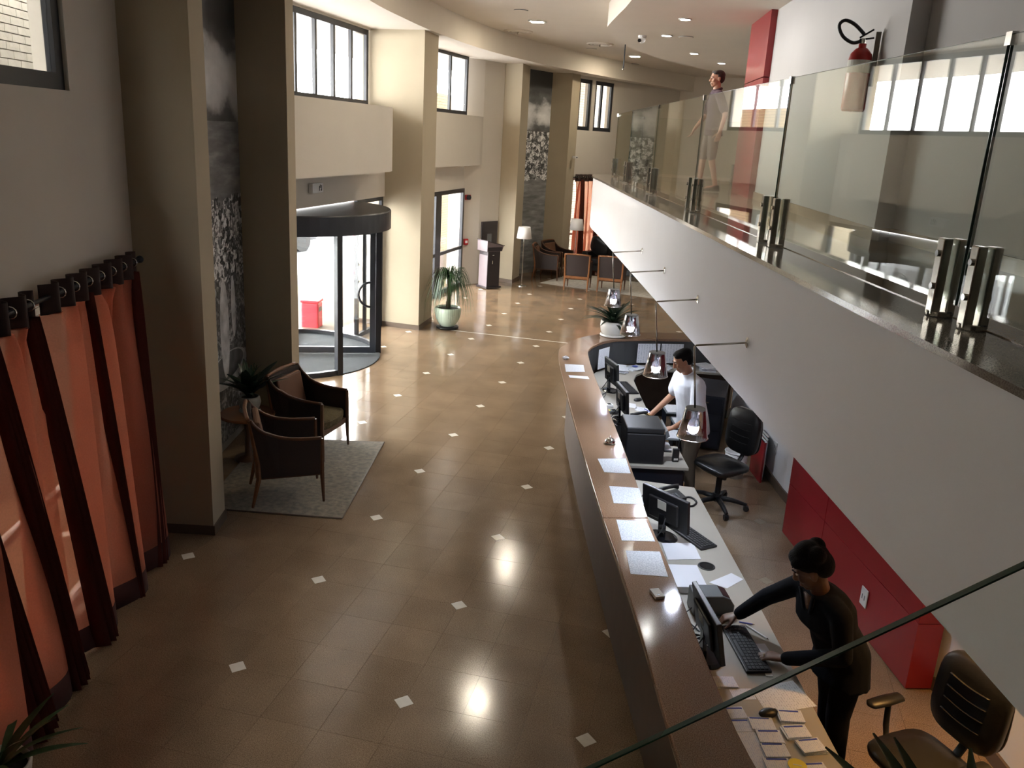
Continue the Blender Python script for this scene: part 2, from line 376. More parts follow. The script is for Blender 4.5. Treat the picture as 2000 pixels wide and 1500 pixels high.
M['suit'] = mat('black_suit', (.005, .006, .010), .9, spec=.15, var=.15, scale=8, bump=.25, bscale=14)
M['khaki'] = mat('khaki_trousers', (.11, .085, .06), .85, var=.1, bump=.3, bscale=14)
M['tee'] = mat('plum_tee', (.075, .045, .06), .85, bump=.25, bscale=16)
M['shorts'] = mat('grey_shorts', (.16, .12, .11), .85, bump=.25, bscale=16)
M['shoe'] = mat('dark_shoe', (.02, .018, .018), .5)
M['gold'] = mat('gold', (.75, .5, .18), .25, 1)
M['bulb'] = emit('bulb_glow', (.78, .87, 1.0), 140)
M['down'] = emit('downlight_glow', (1, .97, .92), 28)
M['warm'] = emit('warm_glow', (1, .50, .15), 220)
M['downw'] = emit('ceiling_lamp_glow', (1, .88, .68), 85)
M['mural'] = mural_mat('town_mural', 0)
M['mural2'] = mural_mat('bay_mural', 1)

# ================================================================== STRUCTURE
def seg(p0, p1):
    a = V((p0[0], p0[1], 0)); d = V((p1[0]-p0[0], p1[1]-p0[1], 0)); L = d.length; return a, d/L, L
def wall(name, p0, p1, z0, z1, th, ops, ma, side=1):
    """wall from p0 to p1, thickness th to the side (left of the direction when side=1), with rectangular openings"""
    a, d, L = seg(p0, p1); n = V((-d.y, d.x, 0))*side*th
    ss = sorted({0, L, *[min(max(q, 0), L) for o in ops for q in o[:2]]}); zs = sorted({z0, z1, *[min(max(q, z0), z1) for o in ops for q in o[2:]]})
    b = MB()
    for i in range(len(ss)-1):
        run = None
        for j in range(len(zs)-1):
            sm = (ss[i]+ss[i+1])/2; zm = (zs[j]+zs[j+1])/2
            if any(o[0] < sm < o[1] and o[2] < zm < o[3] for o in ops): continue
            q0 = a+d*ss[i]; q1 = a+d*ss[i+1]
            b.prism([q0[:2], q1[:2], (q1+n)[:2], (q0+n)[:2]], zs[j], zs[j+1])
    return struct(b.build(name, ma))
def window(name, p0, p1, z0, z1, verts, ma='black', fw=.07, fd=.06, pm='pane', hor=()):
    """dark framed window in the plane p0-p1: outer frame, mullions and one pane per light"""
    a, d, L = seg(p0, p1); n = V((-d.y, d.x, 0))*fd/2
    root = bpy.data.objects.new(name, None); COL.objects.link(root); struct(root)
    def bx(s0, s1, za, zb, nm='frame_bar', k=1.0, mm=ma):
        q0 = a+d*s0; q1 = a+d*s1; nn = n*k
        return MB().prism([(q0-nn)[:2], (q1-nn)[:2], (q1+nn)[:2], (q0+nn)[:2]], za, zb).build(nm, M[mm], root)
    bx(0, L, z0, z0+fw); bx(0, L, z1-fw, z1); bx(0, fw, z0+fw, z1-fw); bx(L-fw, L, z0+fw, z1-fw)
    xs = [fw]
    for s in verts: bx(s-fw*.4, s+fw*.4, z0+fw, z1-fw, 'mullion', .9); xs += [s]
    xs += [L-fw]; zs = [z0+fw]
    for h in hor: bx(fw, L-fw, h-fw*.4, h+fw*.4, 'transom', .8); zs.append(h)
    zs.append(z1-fw)
    for i in range(len(xs)-1):
        for j in range(len(zs)-1): bx(xs[i], xs[i+1], zs[j], zs[j+1], 'pane', .08, pm)
    return root

# ---- floor: bedding, granite tiles, marble insets
fl = struct(MB().box(-6.5, 7.5, -8.8, 26, -.12, -.004).build('floor', M['grout']))
T = .4; G = .0009
def tile_mesh(cut):
    c = .0672; lo, hi = G, T-G; k = {0: [(lo, lo)], 1: [(hi, lo)], 2: [(hi, hi)], 3: [(lo, hi)]}
    if cut == 0: k[0] = [(lo, c), (c, lo)]
    if cut == 1: k[1] = [(T-c, lo), (hi, c)]
    if cut == 2: k[2] = [(hi, T-c), (T-c, hi)]
    if cut == 3: k[3] = [(c, hi), (lo, T-c)]
    return k[0]+k[1]+k[2]+k[3]
def tile_cut(i, j):
    i3, j3 = i % 3, j % 3
    return {(0, 0): 0, (2, 0): 1, (2, 2): 2, (0, 2): 3}.get((i3, j3), -1)
tiles = []
for i in range(-9, 15):
    for j in range(-6, 60):
        cx, cy = i*T+.2, j*T+.2
        u, v, z = px((cx, cy, 0))
        vis = -60 < u < 2060 and 430 < v < 1560
        hid = cx > 2.36+.27*(4.1-cy) and not (cx > 2.95+.26*(2.4-cy) and cy < 6)      # under counter and desks
        wallhid = cx < -1.9-.03*cy if cy < 6 else cx < -3.3
        tiles.append((z if vis and not hid and not wallhid else 999+z, i, j))
tiles.sort(); tm = {}; rest = MB()
for k, (z, i, j) in enumerate(tiles):
    c = tile_cut(i, j)
    if k < 300 and z < 999:
        if c not in tm: tm[c] = MB().prism(tile_mesh(c), -.004, 0).mesh('tile', M['tile'])
        o = bpy.data.objects.new('tile', tm[c]); COL.objects.link(o); o.parent = fl; o.location = (i*T, j*T, 0)
    else:
        if j*T > 24.4: continue
        p = [(x+i*T, y+j*T) for x, y in tile_mesh(c)]; rest.prism(p, -.004, 0)
rest.build('tile_field', M['tile'], fl, fix=False)['kind'] = 'stuff'
c = .0672-G
im = MB().prism([(c, 0), (0, c), (-c, 0), (0, -c)], -.004, .0003).mesh('inset', M['inset'])
im2 = MB().prism([(c, 0), (0, c), (-c, 0), (0, -c)], -.004, .0003).mesh('inset', M['inset2'])
for i in range(-2, 5):
    for j in range(-2, 20):
        u, v, z = px((i*1.2, j*1.2, 0))
        if -40 < u < 2040 and v < 1540:
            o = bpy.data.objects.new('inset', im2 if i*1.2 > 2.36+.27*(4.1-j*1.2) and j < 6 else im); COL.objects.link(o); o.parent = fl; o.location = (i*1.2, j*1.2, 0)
MB().box(-1.75, 1.2, 10.055, 10.085, -.003, .0012).build('joint_strip', M['inset'], fl)

# ---- facade, bay nearest the viewer (curtained window)
D0 = V((math.sin(R(18)), -math.cos(R(18)), 0)); W0 = V((-1.75, 1.49, 0)); N0 = V((-D0.y, D0.x, 0))   # N0 points into the hall
if N0.x < 0: N0 = -N0
def w0(s, off=0): return W0+D0*s+N0*off
e = w0(10.6)
wall('wall_left', W0[:2], e[:2], 0, 5.65, .22, [(.91, 7.6, 3.70, 5.25), (.75, 4.4, .08, 2.42)], M['white'], -1)
window('window_1', w0(.91, -.06)[:2], w0(7.6, -.06)[:2], 3.70, 5.25, [1.06, 1.9, 2.75, 3.6, 4.5, 5.5], fw=.105)  # unseen near part lengthened to let more daylight reach the fascia
window('window_2', w0(.75, -.12)[:2], w0(4.4, -.12)[:2], .08, 2.42, [.9, 1.8, 2.7], fw=.07, hor=(1.0,), ma='whitepl')
for s0, s1, z0, z1 in ((.91, 7.6, 3.7, 5.25), (.75, 4.4, .08, 2.42)):
    portal(w0(s0, -.24)[:2], w0(s1, -.24)[:2], z0, z1, N0)
# ---- pillars
def pillar(poly, ma='beige'):
    o = struct(MB().prism(poly, 0, 5.25).build('pillar', M[ma]))
    c = V((sum(p[0] for p in poly)/len(poly), sum(p[1] for p in poly)/len(poly)))
    MB().prism([(c+(V(p)-c)*1.0+(V(p)-c).normalized()*.014)[:] for p in poly], 0, .09).build('baseboard', M['trim'], o)
    return o
pillar([(-1.212, 1.595), (-1.303, 1.918), (-2.30, 1.80), (-2.20, 1.38)])
pillar([(-1.80, 4.15), (-1.88, 4.47), (-3.6, 4.55), (-3.6, 4.28), (-2.46, 4.24)])
pillar([(-2.282, 9.793), (-2.309, 10.589), (-3.6, 10.6), (-3.6, 9.90), (-3.10, 9.86)])
pillar([(-1.93, 15.6), (-1.91, 16.3), (-2.75, 16.42), (-2.75, 15.9), (-2.39, 15.74)])
pillar([(-1.15, 17.95), (-1.0, 18.3), (-1.35, 18.55), (-2.2, 18.3), (-1.72, 18.0)])
# ---- niches with the two printed murals
wall('wall_niche_front', (-1.80, 1.62), (-2.47, 4.32), 0, 5.65, .3, [], M['greige'], 1)
a, d, L = seg((-1.876, 1.93), (-2.452, 4.25)); n = V((d.y, -d.x, 0))*.004
tag(MB().prism([a[:2], (a+d*L)[:2], (a+d*L+n)[:2], (a+n)[:2]], .09, 5.2).build('wall_mural', M['mural']), 'tall black and white town mural behind the two armchairs', 'mural')
wall('wall_niche_far', (-2.55, 16.2), (-1.62, 18.15), 0, 5.65, .3, [], M['greige'], 1)
a, d, L = seg((-2.50, 16.30), (-1.69, 18.0)); n = V((d.y, -d.x, 0))*.004
tag(MB().prism([a[:2], (a+d*L)[:2], (a+d*L+n)[:2], (a+n)[:2]], .09, 5.2).build('wall_mural', M['mural2']), 'tall black and white cloud and harbour mural beyond the floor lamp', 'mural')
# ---- entrance bay with the revolving door
struct(MB().box(-2.99, -2.45, 4.46, 8.72, 2.885, 3.905).prism([(-2.45, 8.72), (-2.53, 9.02), (-2.99, 9.02), (-2.99, 8.72)], 2.885, 3.905).build('wall_bulkhead', M['white']))
struct(MB().box(-3.2, -3.0, 4.4, 9.86, 2.39, 3.93).box(-3.62, -2.99, 4.4, 9.88, 3.80, 3.93).build('wall_entrance', M['white']))
struct(MB().box(-3.62, -3.3, 4.4, 9.9, 5.17, 5.3).build('wall_entrance_head', M['white']))
window('window_5', (-3.35, 4.5), (-3.35, 9.84), 3.93, 5.17, [y-4.5 for y in (5.4, 6.05, 6.65, 7.25, 7.88, 8.51, 9.17)], fw=.085)
portal((-3.6, 4.5), (-3.6, 9.84), 3.93, 5.17, (1, 0))
window('window_6', (-3.05, 4.5), (-3.05, 6.02), 0, 2.39, [.76])
window('window_7', (-3.05, 8.72), (-3.05, 9.84), 0, 2.39, [.38])
portal((-5.2, 4.5), (-5.2, 9.84), 0, 2.39, (1, 0))
# ---- side door bay
def wb(y): return -2.95+.061*(y-11)
wall('wall_bay', (wb(10.55), 10.55), (wb(15.1), 15.1), 2.85, 3.95, .25, [], M['white'], 1)
struct(MB().prism([(-2.70, 15.1), (-3.02, 14.66), (-3.35, 14.66), (-3.35, 15.5), (-2.9, 15.5)], 0, 5.65).build('wall_splay', M['white']))
struct(MB().prism([(-2.70, 15.1), (-2.39, 15.72), (-2.39, 15.9), (-2.9, 15.6), (-2.9, 15.2)], 0, 5.65).build('wall_pier', M['white']))
struct(MB().prism([(-3.11, 10.55), (-3.0, 14.68), (-3.3, 14.68), (-3.4, 10.55)], 2.31, 2.86).build('wall_lintel', M['white']))
struct(MB().prism([(-3.35, 10.5), (-3.14, 14.68), (-3.5, 14.68), (-3.6, 10.5)], 3.72, 3.95).build('wall_sill', M['white']))
window('window_8', (-3.38, 10.65), (-2.94, 14.47), 3.95, 5.22, [.7, 1.45, 2.1, 2.92], fw=.085)
portal((-3.6, 10.65), (-3.3, 14.5), 3.95, 5.22, (1, 0))
def door_b():
    p0, p1 = (-3.18, 10.75), (-3.0, 14.68)
    r_ = window('door_1', p0, p1, 0, 2.31, [.75, 1.4, 2.18, 2.43], fw=.09, fd=.07, hor=(.93,))
    a, d, L = seg(p0, p1); n = V((-d.y, d.x, 0))*.03; q0, q1 = a+d*2.2, a+d*2.41
    MB().prism([(q0-n)[:2], (q1-n)[:2], (q1+n)[:2], (q0+n)[:2]], .05, 2.26).build('stile', M['black'], r_)
door_b()
portal((-3.5, 10.7), (-3.3, 14.6), 0, 2.3, (1, 0))
# ---- far bay
a, d, L = seg((-1.1, 18.3), (-.4, 19.73)); far1 = a+d*5.6
wall('wall_far_left', (-1.1, 18.3), far1[:2], 0, 5.65, .25, [(-.2, .76, 3.81, 5.12), (.90, 1.82, 3.81, 5.12), (-.2, 2.6, .08, 2.55)], M['white'], 1)
q = lambda s, o: (a+d*s+V((-d.y, d.x, 0))*o)[:2]
window('window_9', q(.03, .06), q(.76, .06), 3.81, 5.12, [.18, ], fw=.10)
window('window_10', q(.90, .06), q(1.82, .06), 3.81, 5.12, [.38], fw=.10)
window('window_11', q(.03, .12), q(2.6, .12), .08, 2.55, [.65, 1.3, 1.95], hor=(1.0,), ma='whitepl')
portal(q(.03, .26), q(1.82, .26), 3.81, 5.12, (d.y, -d.x)); portal(q(.03, .26), q(2.6, .26), .08, 2.55, (d.y, -d.x))
# ---- far, back and outer walls
struct(MB().box(far1[0]-.1, 7.2, 23.3, 23.6, 0, 5.7).build('wall_far', M['ceil']))
struct(MB().box(.9, 7.2, -8.75, -8.55, 0, 5.7).build('wall_back', M['trim']))  # unseen wall, coloured dark to cut fill light on the pillar faces
struct(MB().box(7.0, 7.2, -8.6, 23.4, 0, 5.7).build('wall_right', M['white']))
# ---- ceilings
edge = [(2.6, -8.6), (1.55, -5.2), (.62, -2.4), (-.2, 0), (-.95, 2.4), (-1.55, 4.6), (-1.98, 6.75), (-2.13, 8.35), (-2.19, 10.15), (-2.08, 12.5), (-1.69, 14.65), (-.88, 17.32), (.35, 20.3), (1.8, 23.4)]
def smooth(P, k=4):
    out = []
    for i in range(len(P)-1):
        p0, p1, p2, p3 = P[max(i-1, 0)], P[i], P[i+1], P[min(i+2, len(P)-1)]
        for t_ in range(k):
            t = t_/k; f = lambda n: .5*(2*p1[n]+(p2[n]-p0[n])*t+(2*p0[n]-5*p1[n]+4*p2[n]-p3[n])*t*t+(3*p1[n]-p0[n]-3*p2[n]+p3[n])*t**3)
            out.append(tuple(f(n) for n in range(len(p1))))
    return out+[P[-1]]
E2 = smooth(edge)
struct(MB().strip(E2, [(x-1.0 if y < 1.3 else -2.9 if y < 4.5 else (-6.4 if y < 16 else -6.4+(y-16)*.6), y) for x, y in E2], 5.2, 5.72).build('ceiling_soffit', M['ceil']))  # reaches past the facade as an added overhang that cuts sky light
struct(MB().prism([w0(-.05, -.23)[:2], (-2.35, 1.5), (-2.95, 4.1), (-6.6, 4.2), (-6.6, 23.7), (7.3, 23.7), (7.3, -8.8), w0(10.8, -.23)[:2]], 5.65, 5.85).build('ceiling', M['ceil']))  # same added overhang outside; cut back to leave the light well open
disc = smooth([(3.9, -8.6), (3.3, -3), (2.5, 2.6), (1.49, 6.92), (1.2, 8.07), (.95, 9.05), (.80, 9.8), (.76, 11.0), (.92, 12.5), (1.25, 14.0), (1.92, 15.9), (3.0, 17.6), (4.6, 18.8), (7.0, 19.4)])
struct(MB().strip(disc, [(7.05, max(-8.6, min(19.5, y))) for x, y in disc], 5.3, 5.66).build('ceiling_mezzanine', M['ceil']))

# ---- mezzanine slab, fascia, ledge
def fx(y): return 2.355+.25*(4.108-y)
FE = [(fx(y), y) for y in (-8.5, -6, -3, 0, 2, 4, 6, 8, 10)]+[(.62, 11.0), (.47, 11.8), (.47, 12.2), (.62, 12.6), (.95, 12.9), (1.5, 13.05), (3, 13.15), (7.0, 13.3)]
def offs(P, dd):
    out = []
    for i, p in enumerate(P):
        a_ = V(P[max(i-1, 0)]); b_ = V(P[min(i+1, len(P)-1)]); t = (b_-a_).normalized(); nn = V((t.y, -t.x))
        out.append(tuple(V(p)+nn*dd))
    return out
FES = smooth(FE, 3)
struct(MB().strip(FES, offs(FES, .14), 2.0, 2.90).build('wall_fascia', M['fascia']))
ins = offs(FES, .10)
struct(MB().prism(ins+[(7.0, -8.5)], 2.35, 2.89).build('ceiling_reception', M['white']))
struct(MB().prism(offs(FES, -.025)+[(7.0, -8.5)], 2.90, 2.93).build('floor_mezzanine', M['ledge']))
gl_in = offs(FES, .34)
struct(MB().prism(gl_in+[(6.9, -8.4)], 2.9295, 2.9345).build('floor_mezzanine_walk', M['mezz']))
# ---- mezzanine rear wall
P0, P1, P2 = (3.30, 7.40), (4.053, 2.78), (4.211, 2.882)
struct(MB().prism([P0, P1, P2, (5.05, -.25), (7.0, -8.4), (7.0, -8.0), (5.2, 0), (4.4, 4), (3.6, 8.9), (3.30, 8.9)], 2.93, 5.35).build('wall_mezzanine', M['gallery']))
b = MB().strip([(3.28, 7.41), (4.04, 2.77)], [(3.34, 7.41), (4.1, 2.77)], 2.93, 3.03)
b.strip([(4.04, 2.765), (4.19, 2.862)], [(4.1, 2.8), (4.2, 2.9)], 2.93, 3.03); b.strip([(4.19, 2.862), (5.03, -.27)], [(4.25, 2.87), (5.1, -.25)], 2.93, 3.03)
struct(b.build('baseboard_mezzanine', M['counterlip']))
rp = thing('red_wall_panel', 'tall red lacquered panel at the end of the upper gallery wall', 'wall panel')
for z0, z1 in ((2.93, 4.48), (4.49, 5.31)):
    MB().prism([(3.02, 8.85), (3.22, 7.38), (3.32, 7.40), (3.12, 8.87)], z0, z1).build('panel', M['red'], rp, bevel=.003)
struct(MB().box(3.05, 3.2, 8.95, 9.1, 2.93, 5.3).box(4.6, 4.9, 13.0, 13.3, 2.93, 5.3).build('pillar', M['beige']))
dr = struct(MB().prism([(4.43, 1.97), (4.73, .93), (4.79, .95), (4.49, 1.99)], 2.94, 2.945).build('trim_1', M['trim']))
bk = bpy.data.objects.new('door_2', None); COL.objects.link(bk); struct(bk)
MB().prism([(4.80, .62), (5.06, -.36), (5.1, -.35), (4.85, .64)], 2.935, 5.0).build('door_leaf', M['navy'], bk)
MB().ell((4.86, .25, 3.95), (.02, .05, .015)).build('door_handle', M['chrome'], bk, smooth=True)
# ---- reception rear wall with the red block
struct(MB().prism([(3.32, 6.6), (3.86, 4.3), (4.15, 3.35), (4.78, .9), (5.6, -2.4), (7.0, -8.0), (7.0, 6.6)], 0, 2.36).build('wall_reception', M['fascia']))
rb = thing('red_wall_block', 'dark red lacquered wall block behind the reception desk', 'wall panel')
F0, F1, F2, F3 = V((3.80, 3.42)), V((4.479, 1.155)), V((4.66, 1.21)), V((4.12, 3.50))
for k in range(2):
    for j, (z0, z1) in enumerate(((0.01, .52), (.526, 2.0))):
        p = F0.lerp(F1, .0 if k == 0 else .345); r_ = F0.lerp(F1, .342 if k == 0 else 1); s_ = F3.lerp(F2, .342 if k == 0 else 1); t_ = F3.lerp(F2, 0 if k == 0 else .345)
        MB().prism([p[:], r_[:], s_[:], t_[:]], z0, z1).build('panel', M['red'], rb, bevel=.002)
bb = MB().strip([(3.30, 6.6), (3.84, 4.3), (4.12, 3.4)], [(3.34, 6.6), (3.88, 4.3), (4.16, 3.4)], 0, .1)
bb.strip([(4.66, 1.22), (4.76, .9), (5.58, -2.4)], [(4.70, 1.22), (4.8, .9), (5.62, -2.4)], 0, .1)
struct(bb.build('baseboard_reception', M['trim']))
struct(MB().strip([w0(0, .012)[:2], w0(4.6, .012)[:2]], [w0(0, -.01)[:2], w0(4.6, -.01)[:2]], 0, .09).build('baseboard_left', M['trim']))

# ================================================================== OUTSIDE
struct(MB().box(-40, -3.0, -30, 50, -.16, -.13).build('ground_outside', M['pave']))
def brick_wall(label, p0, p1, z0, z1, th, ma, rects, bl=.24, bh=.075, g=.009):
    """brick wall: mortar core and courses of bricks; bricks seen inside the pixel rectangles become parts, the rest one mesh"""
    a, d, L = seg(p0, p1); n = V((d.y, -d.x, 0))
    root = thing('brick_wall', label, 'wall', (a.x, a.y, 0)); core = MB()
    q0 = -n*.0; core.prism([(0, 0), (d*L)[:2], (d*L-n*th)[:2], (-n*th)[:2]], z0, z1); core.build('mortar', M['mortar'], root)
    bm_ = MB().obox((0, 0, 0), d*(bl-g)/2, n*.012, V((0, 0, (bh-g)/2))).mesh('brick', M[ma]); rest = MB(); k = 0
    for r_ in range(int((z1-z0)/bh)):
        for c_ in range(int(L/bl)):
            p = d*((c_+.5+(.5 if r_ % 2 else 0))*bl)+V((0, 0, z0+(r_+.5)*bh))
            if p.dot(d) > L-bl*.5: continue
            u, v, z = px(a+p)
            if k < 280 and any(x0 < u < x1 and y0 < v < y1 for x0, y0, x1, y1 in rects):
                o = bpy.data.objects.new('brick', bm_); COL.objects.link(o); o.parent = root; o.location = p; k += 1
            else: rest.obox(p, d*(bl-g)/2, n*.012, V((0, 0, (bh-g)/2)))
    if rest.v: rest.build('brick_courses', M[ma], root, fix=False)['kind'] = 'stuff'
    return root
bw0, bw1 = w0(-2.7, -1.5), w0(8.2, -1.5)
lw = MB()
for s_ in (-2.9, 8.2): lw.prism([w0(s_, -1.6)[:2], w0(s_+.2, -1.6)[:2], w0(s_+.2, -.22)[:2], w0(s_, -.22)[:2]], -.13, 7.5)
lw.prism([w0(-.2, -.45)[:2], w0(8.4, -.45)[:2], w0(8.4, -.24)[:2], w0(-.2, -.24)[:2]], 5.7, 7.5)
struct(lw.build('wall_added_lightwell', M['white']))  # added unseen walls that hold daylight off the bricks
brick_wall('pale painted brick wall outside the high window above the curtain', bw1[:2], bw0[:2], -.13, 7.5, .2, 'brickw', [(0, 0, 140, 150)])
brick_wall('ochre brick pier outside the glazed side door', (-5.1, 15.2), (-5.1, 21.2), -.13, 4.6, .3, 'brickb', [(840, 365, 905, 560)])
bc0 = a0 = V((-2.6, 19.6, 0)); brick_wall('white brick wall outside the twin far windows', (-3.0, 18.9), (-.2, 24.6), -.13, 6.4, .25, 'brickw', [(1120, 150, 1200, 260)])
t = thing('litter_bin', 'small red outdoor bin seen through the revolving door glass', 'bin', (-4.15, 9.25, -.13), R(10))
MB().box(-.16, .16, -.14, .14, 0, .58).build('body', M['redout'], t, bevel=.03, seg=3); MB().box(-.17, .17, -.15, .15, .58, .63).build('lid', M['redout'], t, bevel=.015); MB().box(.155, .163, -.08, .08, .42, .50).build('opening', M['gloss'], t)
t = thing('banner_post', 'slim red banner post beyond the revolving door', 'post', (-5.5, 14.1, -.13))
MB().cyl((0, 0, 0), (0, 0, 3.3), .05).build('pole', M['redout'], t); MB().box(-.2, .2, -.2, .2, 0, .06).build('base', M['asphalt'], t)
struct(MB().box(-16, -9, 10.5, 40, -.131, -.12).build('road_outside', M['asphalt']))
t = thing('parked_car', 'dark car parked outside beyond the revolving door', 'car', (-10.2, 17.2, -.13), R(75))
MB().loft([[(x, y*s_, z) for y, z in ((-.8, .3), (-.82, .75), (-.7, .95), (.7, .95), (.82, .75), (.8, .3))] for x, s_ in ((-2.1, .9), (-2.0, 1), (2.0, 1), (2.1, .9))]).build('body', M['asphalt'], t, bevel=.05)
MB().loft([[(x0, -.72, .93), (x1, -.6, 1.42), (x1, .6, 1.42), (x0, .72, .93)] for x0, x1 in ((-1.5, -1.0), (1.1, .5))]).build('cabin', M['gloss'], t, bevel=.04)
for x in (-1.3, 1.3):
    for y in (-.8, .8): MB().cyl((x, y-.1, .32), (x, y+.1, .32), .32, n=20).build('wheel', M['plastic'], t)

# ================================================================== REVOLVING DOOR
t = thing('revolving_door', 'dark framed revolving glass door with a flat drum canopy', 'revolving door', (-3.58, 7.32, 0))
MB().lathe([(1.60, 2.08), (1.60, 2.345), (1.585, 2.36), (0, 2.362)], n=72).build('canopy', M['black'], t)
MB().lathe([(1.5, 2.075), (1.5, 2.085), (0, 2.09)], n=48).build('canopy_underside', M['greyplastic'], t)
MB().lathe([(1.45, .0), (1.45, .012), (0, .013)], n=64).build('floor_mat', M['mat'], t)
MB().cyl((0, 0, 0), (0, 0, 2.08), .06).build('shaft', M['black'], t, smooth=False)
RD = 1.42
def arc(a0, a1, n, r): return [(r*math.cos(R(a0+(a1-a0)*i/n)), r*math.sin(R(a0+(a1-a0)*i/n))) for i in range(n+1)]
for a0, a1 in ((-115, -31), (29, 115), (149, 209)) if False else ((-128, -31), (29, 128)):
    MB().strip(arc(a0, a1, 20, RD-.006), arc(a0, a1, 20, RD+.006), .08, 2.08).build('curved_glass', M['pane'], t)
    MB().strip(arc(a0, a1, 20, RD-.03), arc(a0, a1, 20, RD+.03), 0, .08).build('curved_rail', M['black'], t)
for a0 in (-128, -80, -31, 29, 80, 128):
    x, y = RD*math.cos(R(a0)), RD*math.sin(R(a0)); rr = .045 if a0 in (-31, 29) else .02
    MB().obox((x, y, 1.04), V((math.cos(R(a0)), math.sin(R(a0)), 0))*rr, V((-math.sin(R(a0)), math.cos(R(a0)), 0))*rr, (0, 0, 1.04)).build('post', M['black'], t)
for k in range(4):
    a0 = R(24+90*k); d_ = V((math.cos(a0), math.sin(a0), 0)); n_ = V((-d_.y, d_.x, 0))
    wing = MB()
    for s0, s1, z0, z1 in ((.07, .15, .03, 2.04), (1.28, 1.37, .03, 2.04)): wing.obox(d_*(s0+s1)/2+V((0, 0, (z0+z1)/2)), d_*(s1-s0)/2, n_*.022, (0, 0, (z1-z0)/2))
    for z0, z1 in ((.03, .13), (1.95, 2.04)): wing.obox(d_*.715+V((0, 0, (z0+z1)/2)), d_*.566, n_*.022, (0, 0, (z1-z0)/2))
    wo = wing.build('wing_frame', M['black'], t)
    MB().obox(d_*.715+V((0, 0, 1.04)), d_*.566, n_*.004, (0, 0, .912)).build('wing_glass', M['pane'], wo)
    MB().tube([d_*(1.30-.20*math.sin(R(q_)))-n_*.05+V((0, 0, 1.0+.2*math.cos(R(q_)))) for q_ in range(0, 181, 15)], .019, 8).build('wing_handle', M['black'], wo)
t = thing('emergency_light', 'small white emergency exit light box above the revolving door', 'exit light', (-2.985, 7.11, 2.595))
MB().box(-.01, .06, -.17, .17, 0, .14).build('housing', M['whitepl'], t, bevel=.008)
g = MB().box(.06, .062, .03, .05, .03, .09).box(.06, .062, .055, .075, .07, .12).box(.06, .062, .03, .075, .085, .10).box(.06, .062, .08, .12, .03, .05).box(.06, .062, .10, .12, .05, .11)
g.build('pictogram', M['plastic'], t)

# ================================================================== CURTAINS
def curtain(label, s0, s1, ztop, base, zb=.02, seed=0, lam_b=.52, amp_b=.135, lean=0.0, folds=()):
    """sheer panel hung on eyelets: tight pleats at the rod, broad folds at the hem"""
    rd = random.Random(seed); nS = int((s1-s0)/.016); nz = 26
    ph = rd.uniform(0, 6.28); root = thing('curtain', label, 'curtain')
    def pt(i, k):
        s = s0+(s1-s0)*i/nS; f = k/nz; z = ztop-.13-(ztop-.13-zb)*f
        top = .042*math.sin(2*math.pi*s/.205); bot = amp_b*(math.sin(2*math.pi*s/lam_b+ph)+.35*math.sin(4*math.pi*s/lam_b+1.1))
        g = f**.45
        off = .115+top*(1-.75*f)+bot*g+.02*math.sin(9*s+3*f); ss = s+(-.17*math.cos(2*math.pi*s/lam_b+ph)*g)+lean*f
        zz = z if k < nz else zb+.006*(1+math.sin(2*math.pi*s/lam_b+ph+2.6))
        return base(ss, off, zz)
    gr = [[pt(i, k) for i in range(nS+1)] for k in range(nz+1)]
    MB().sheet(gr[:-2]).build('fabric', M['curtain'], root, smooth=True, fix=False)
    MB().sheet(gr[-3:]).build('hem_band', M['hem'], root, smooth=True, fix=False, solid=.004)
    hd = [[base(s0+(s1-s0)*i/nS, .115+.042*math.sin(2*math.pi*(s0+(s1-s0)*i/nS)/.205), ztop+.05-.19*k/3) for i in range(nS+1)] for k in range(4)]
    MB().sheet(hd).build('header_band', M['header'], root, smooth=True, fix=False, solid=.005)
    for t0, t1, wd in folds:      # gathers many layers deep; their blocked light is put into a darker colour
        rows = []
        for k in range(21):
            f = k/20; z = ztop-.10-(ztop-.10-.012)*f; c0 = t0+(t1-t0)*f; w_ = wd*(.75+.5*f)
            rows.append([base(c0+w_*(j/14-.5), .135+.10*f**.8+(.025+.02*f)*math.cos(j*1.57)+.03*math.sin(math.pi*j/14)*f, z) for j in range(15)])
        MB().sheet(rows).build('gathered_fold', M['dimfold'], root, smooth=True, fix=False, solid=.004)
    e = s0+.05
    while e < s1-.03:
        c = V(base(e, .115, ztop-.03)); dr_ = (V(base(e+.1, .115, ztop-.03))-c).normalized()
        MB().tube([c+dr_.cross(V((0, 0, 1)))*.032*math.cos(x)+V((0, 0, .032))*math.sin(x) for x in [2*math.pi*j/12 for j in range(13)]], .006, 6, False).build('eyelet', M['chrome'], root, smooth=True)
        e += .1025
    return root
B0 = lambda s, off, z: tuple(w0(s, off)+V((0, 0, z)))
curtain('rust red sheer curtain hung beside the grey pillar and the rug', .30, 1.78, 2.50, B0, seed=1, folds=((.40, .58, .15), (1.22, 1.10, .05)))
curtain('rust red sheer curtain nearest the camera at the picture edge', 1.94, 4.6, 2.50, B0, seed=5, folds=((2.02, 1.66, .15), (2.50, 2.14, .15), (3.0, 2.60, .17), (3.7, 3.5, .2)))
t = thing('curtain_rod', 'dark curtain rod with ball finial above the rust red sheers', 'curtain rod')
MB().tube([w0(.22, .115)+V((0, 0, 2.47)), w0(4.7, .115)+V((0, 0, 2.47))], .014, 10).build('rod', M['black'], t, smooth=True)
MB().ell(w0(.19, .115)+V((0, 0, 2.47)), (.03, .03, .03)).build('finial', M['black'], t, smooth=True)
for s in (.5, 2.4, 4.2): MB().bar(w0(s, 0)+V((0, 0, 2.47)), w0(s, .12)+V((0, 0, 2.47)), .02, .03).build('bracket', M['black'], t)
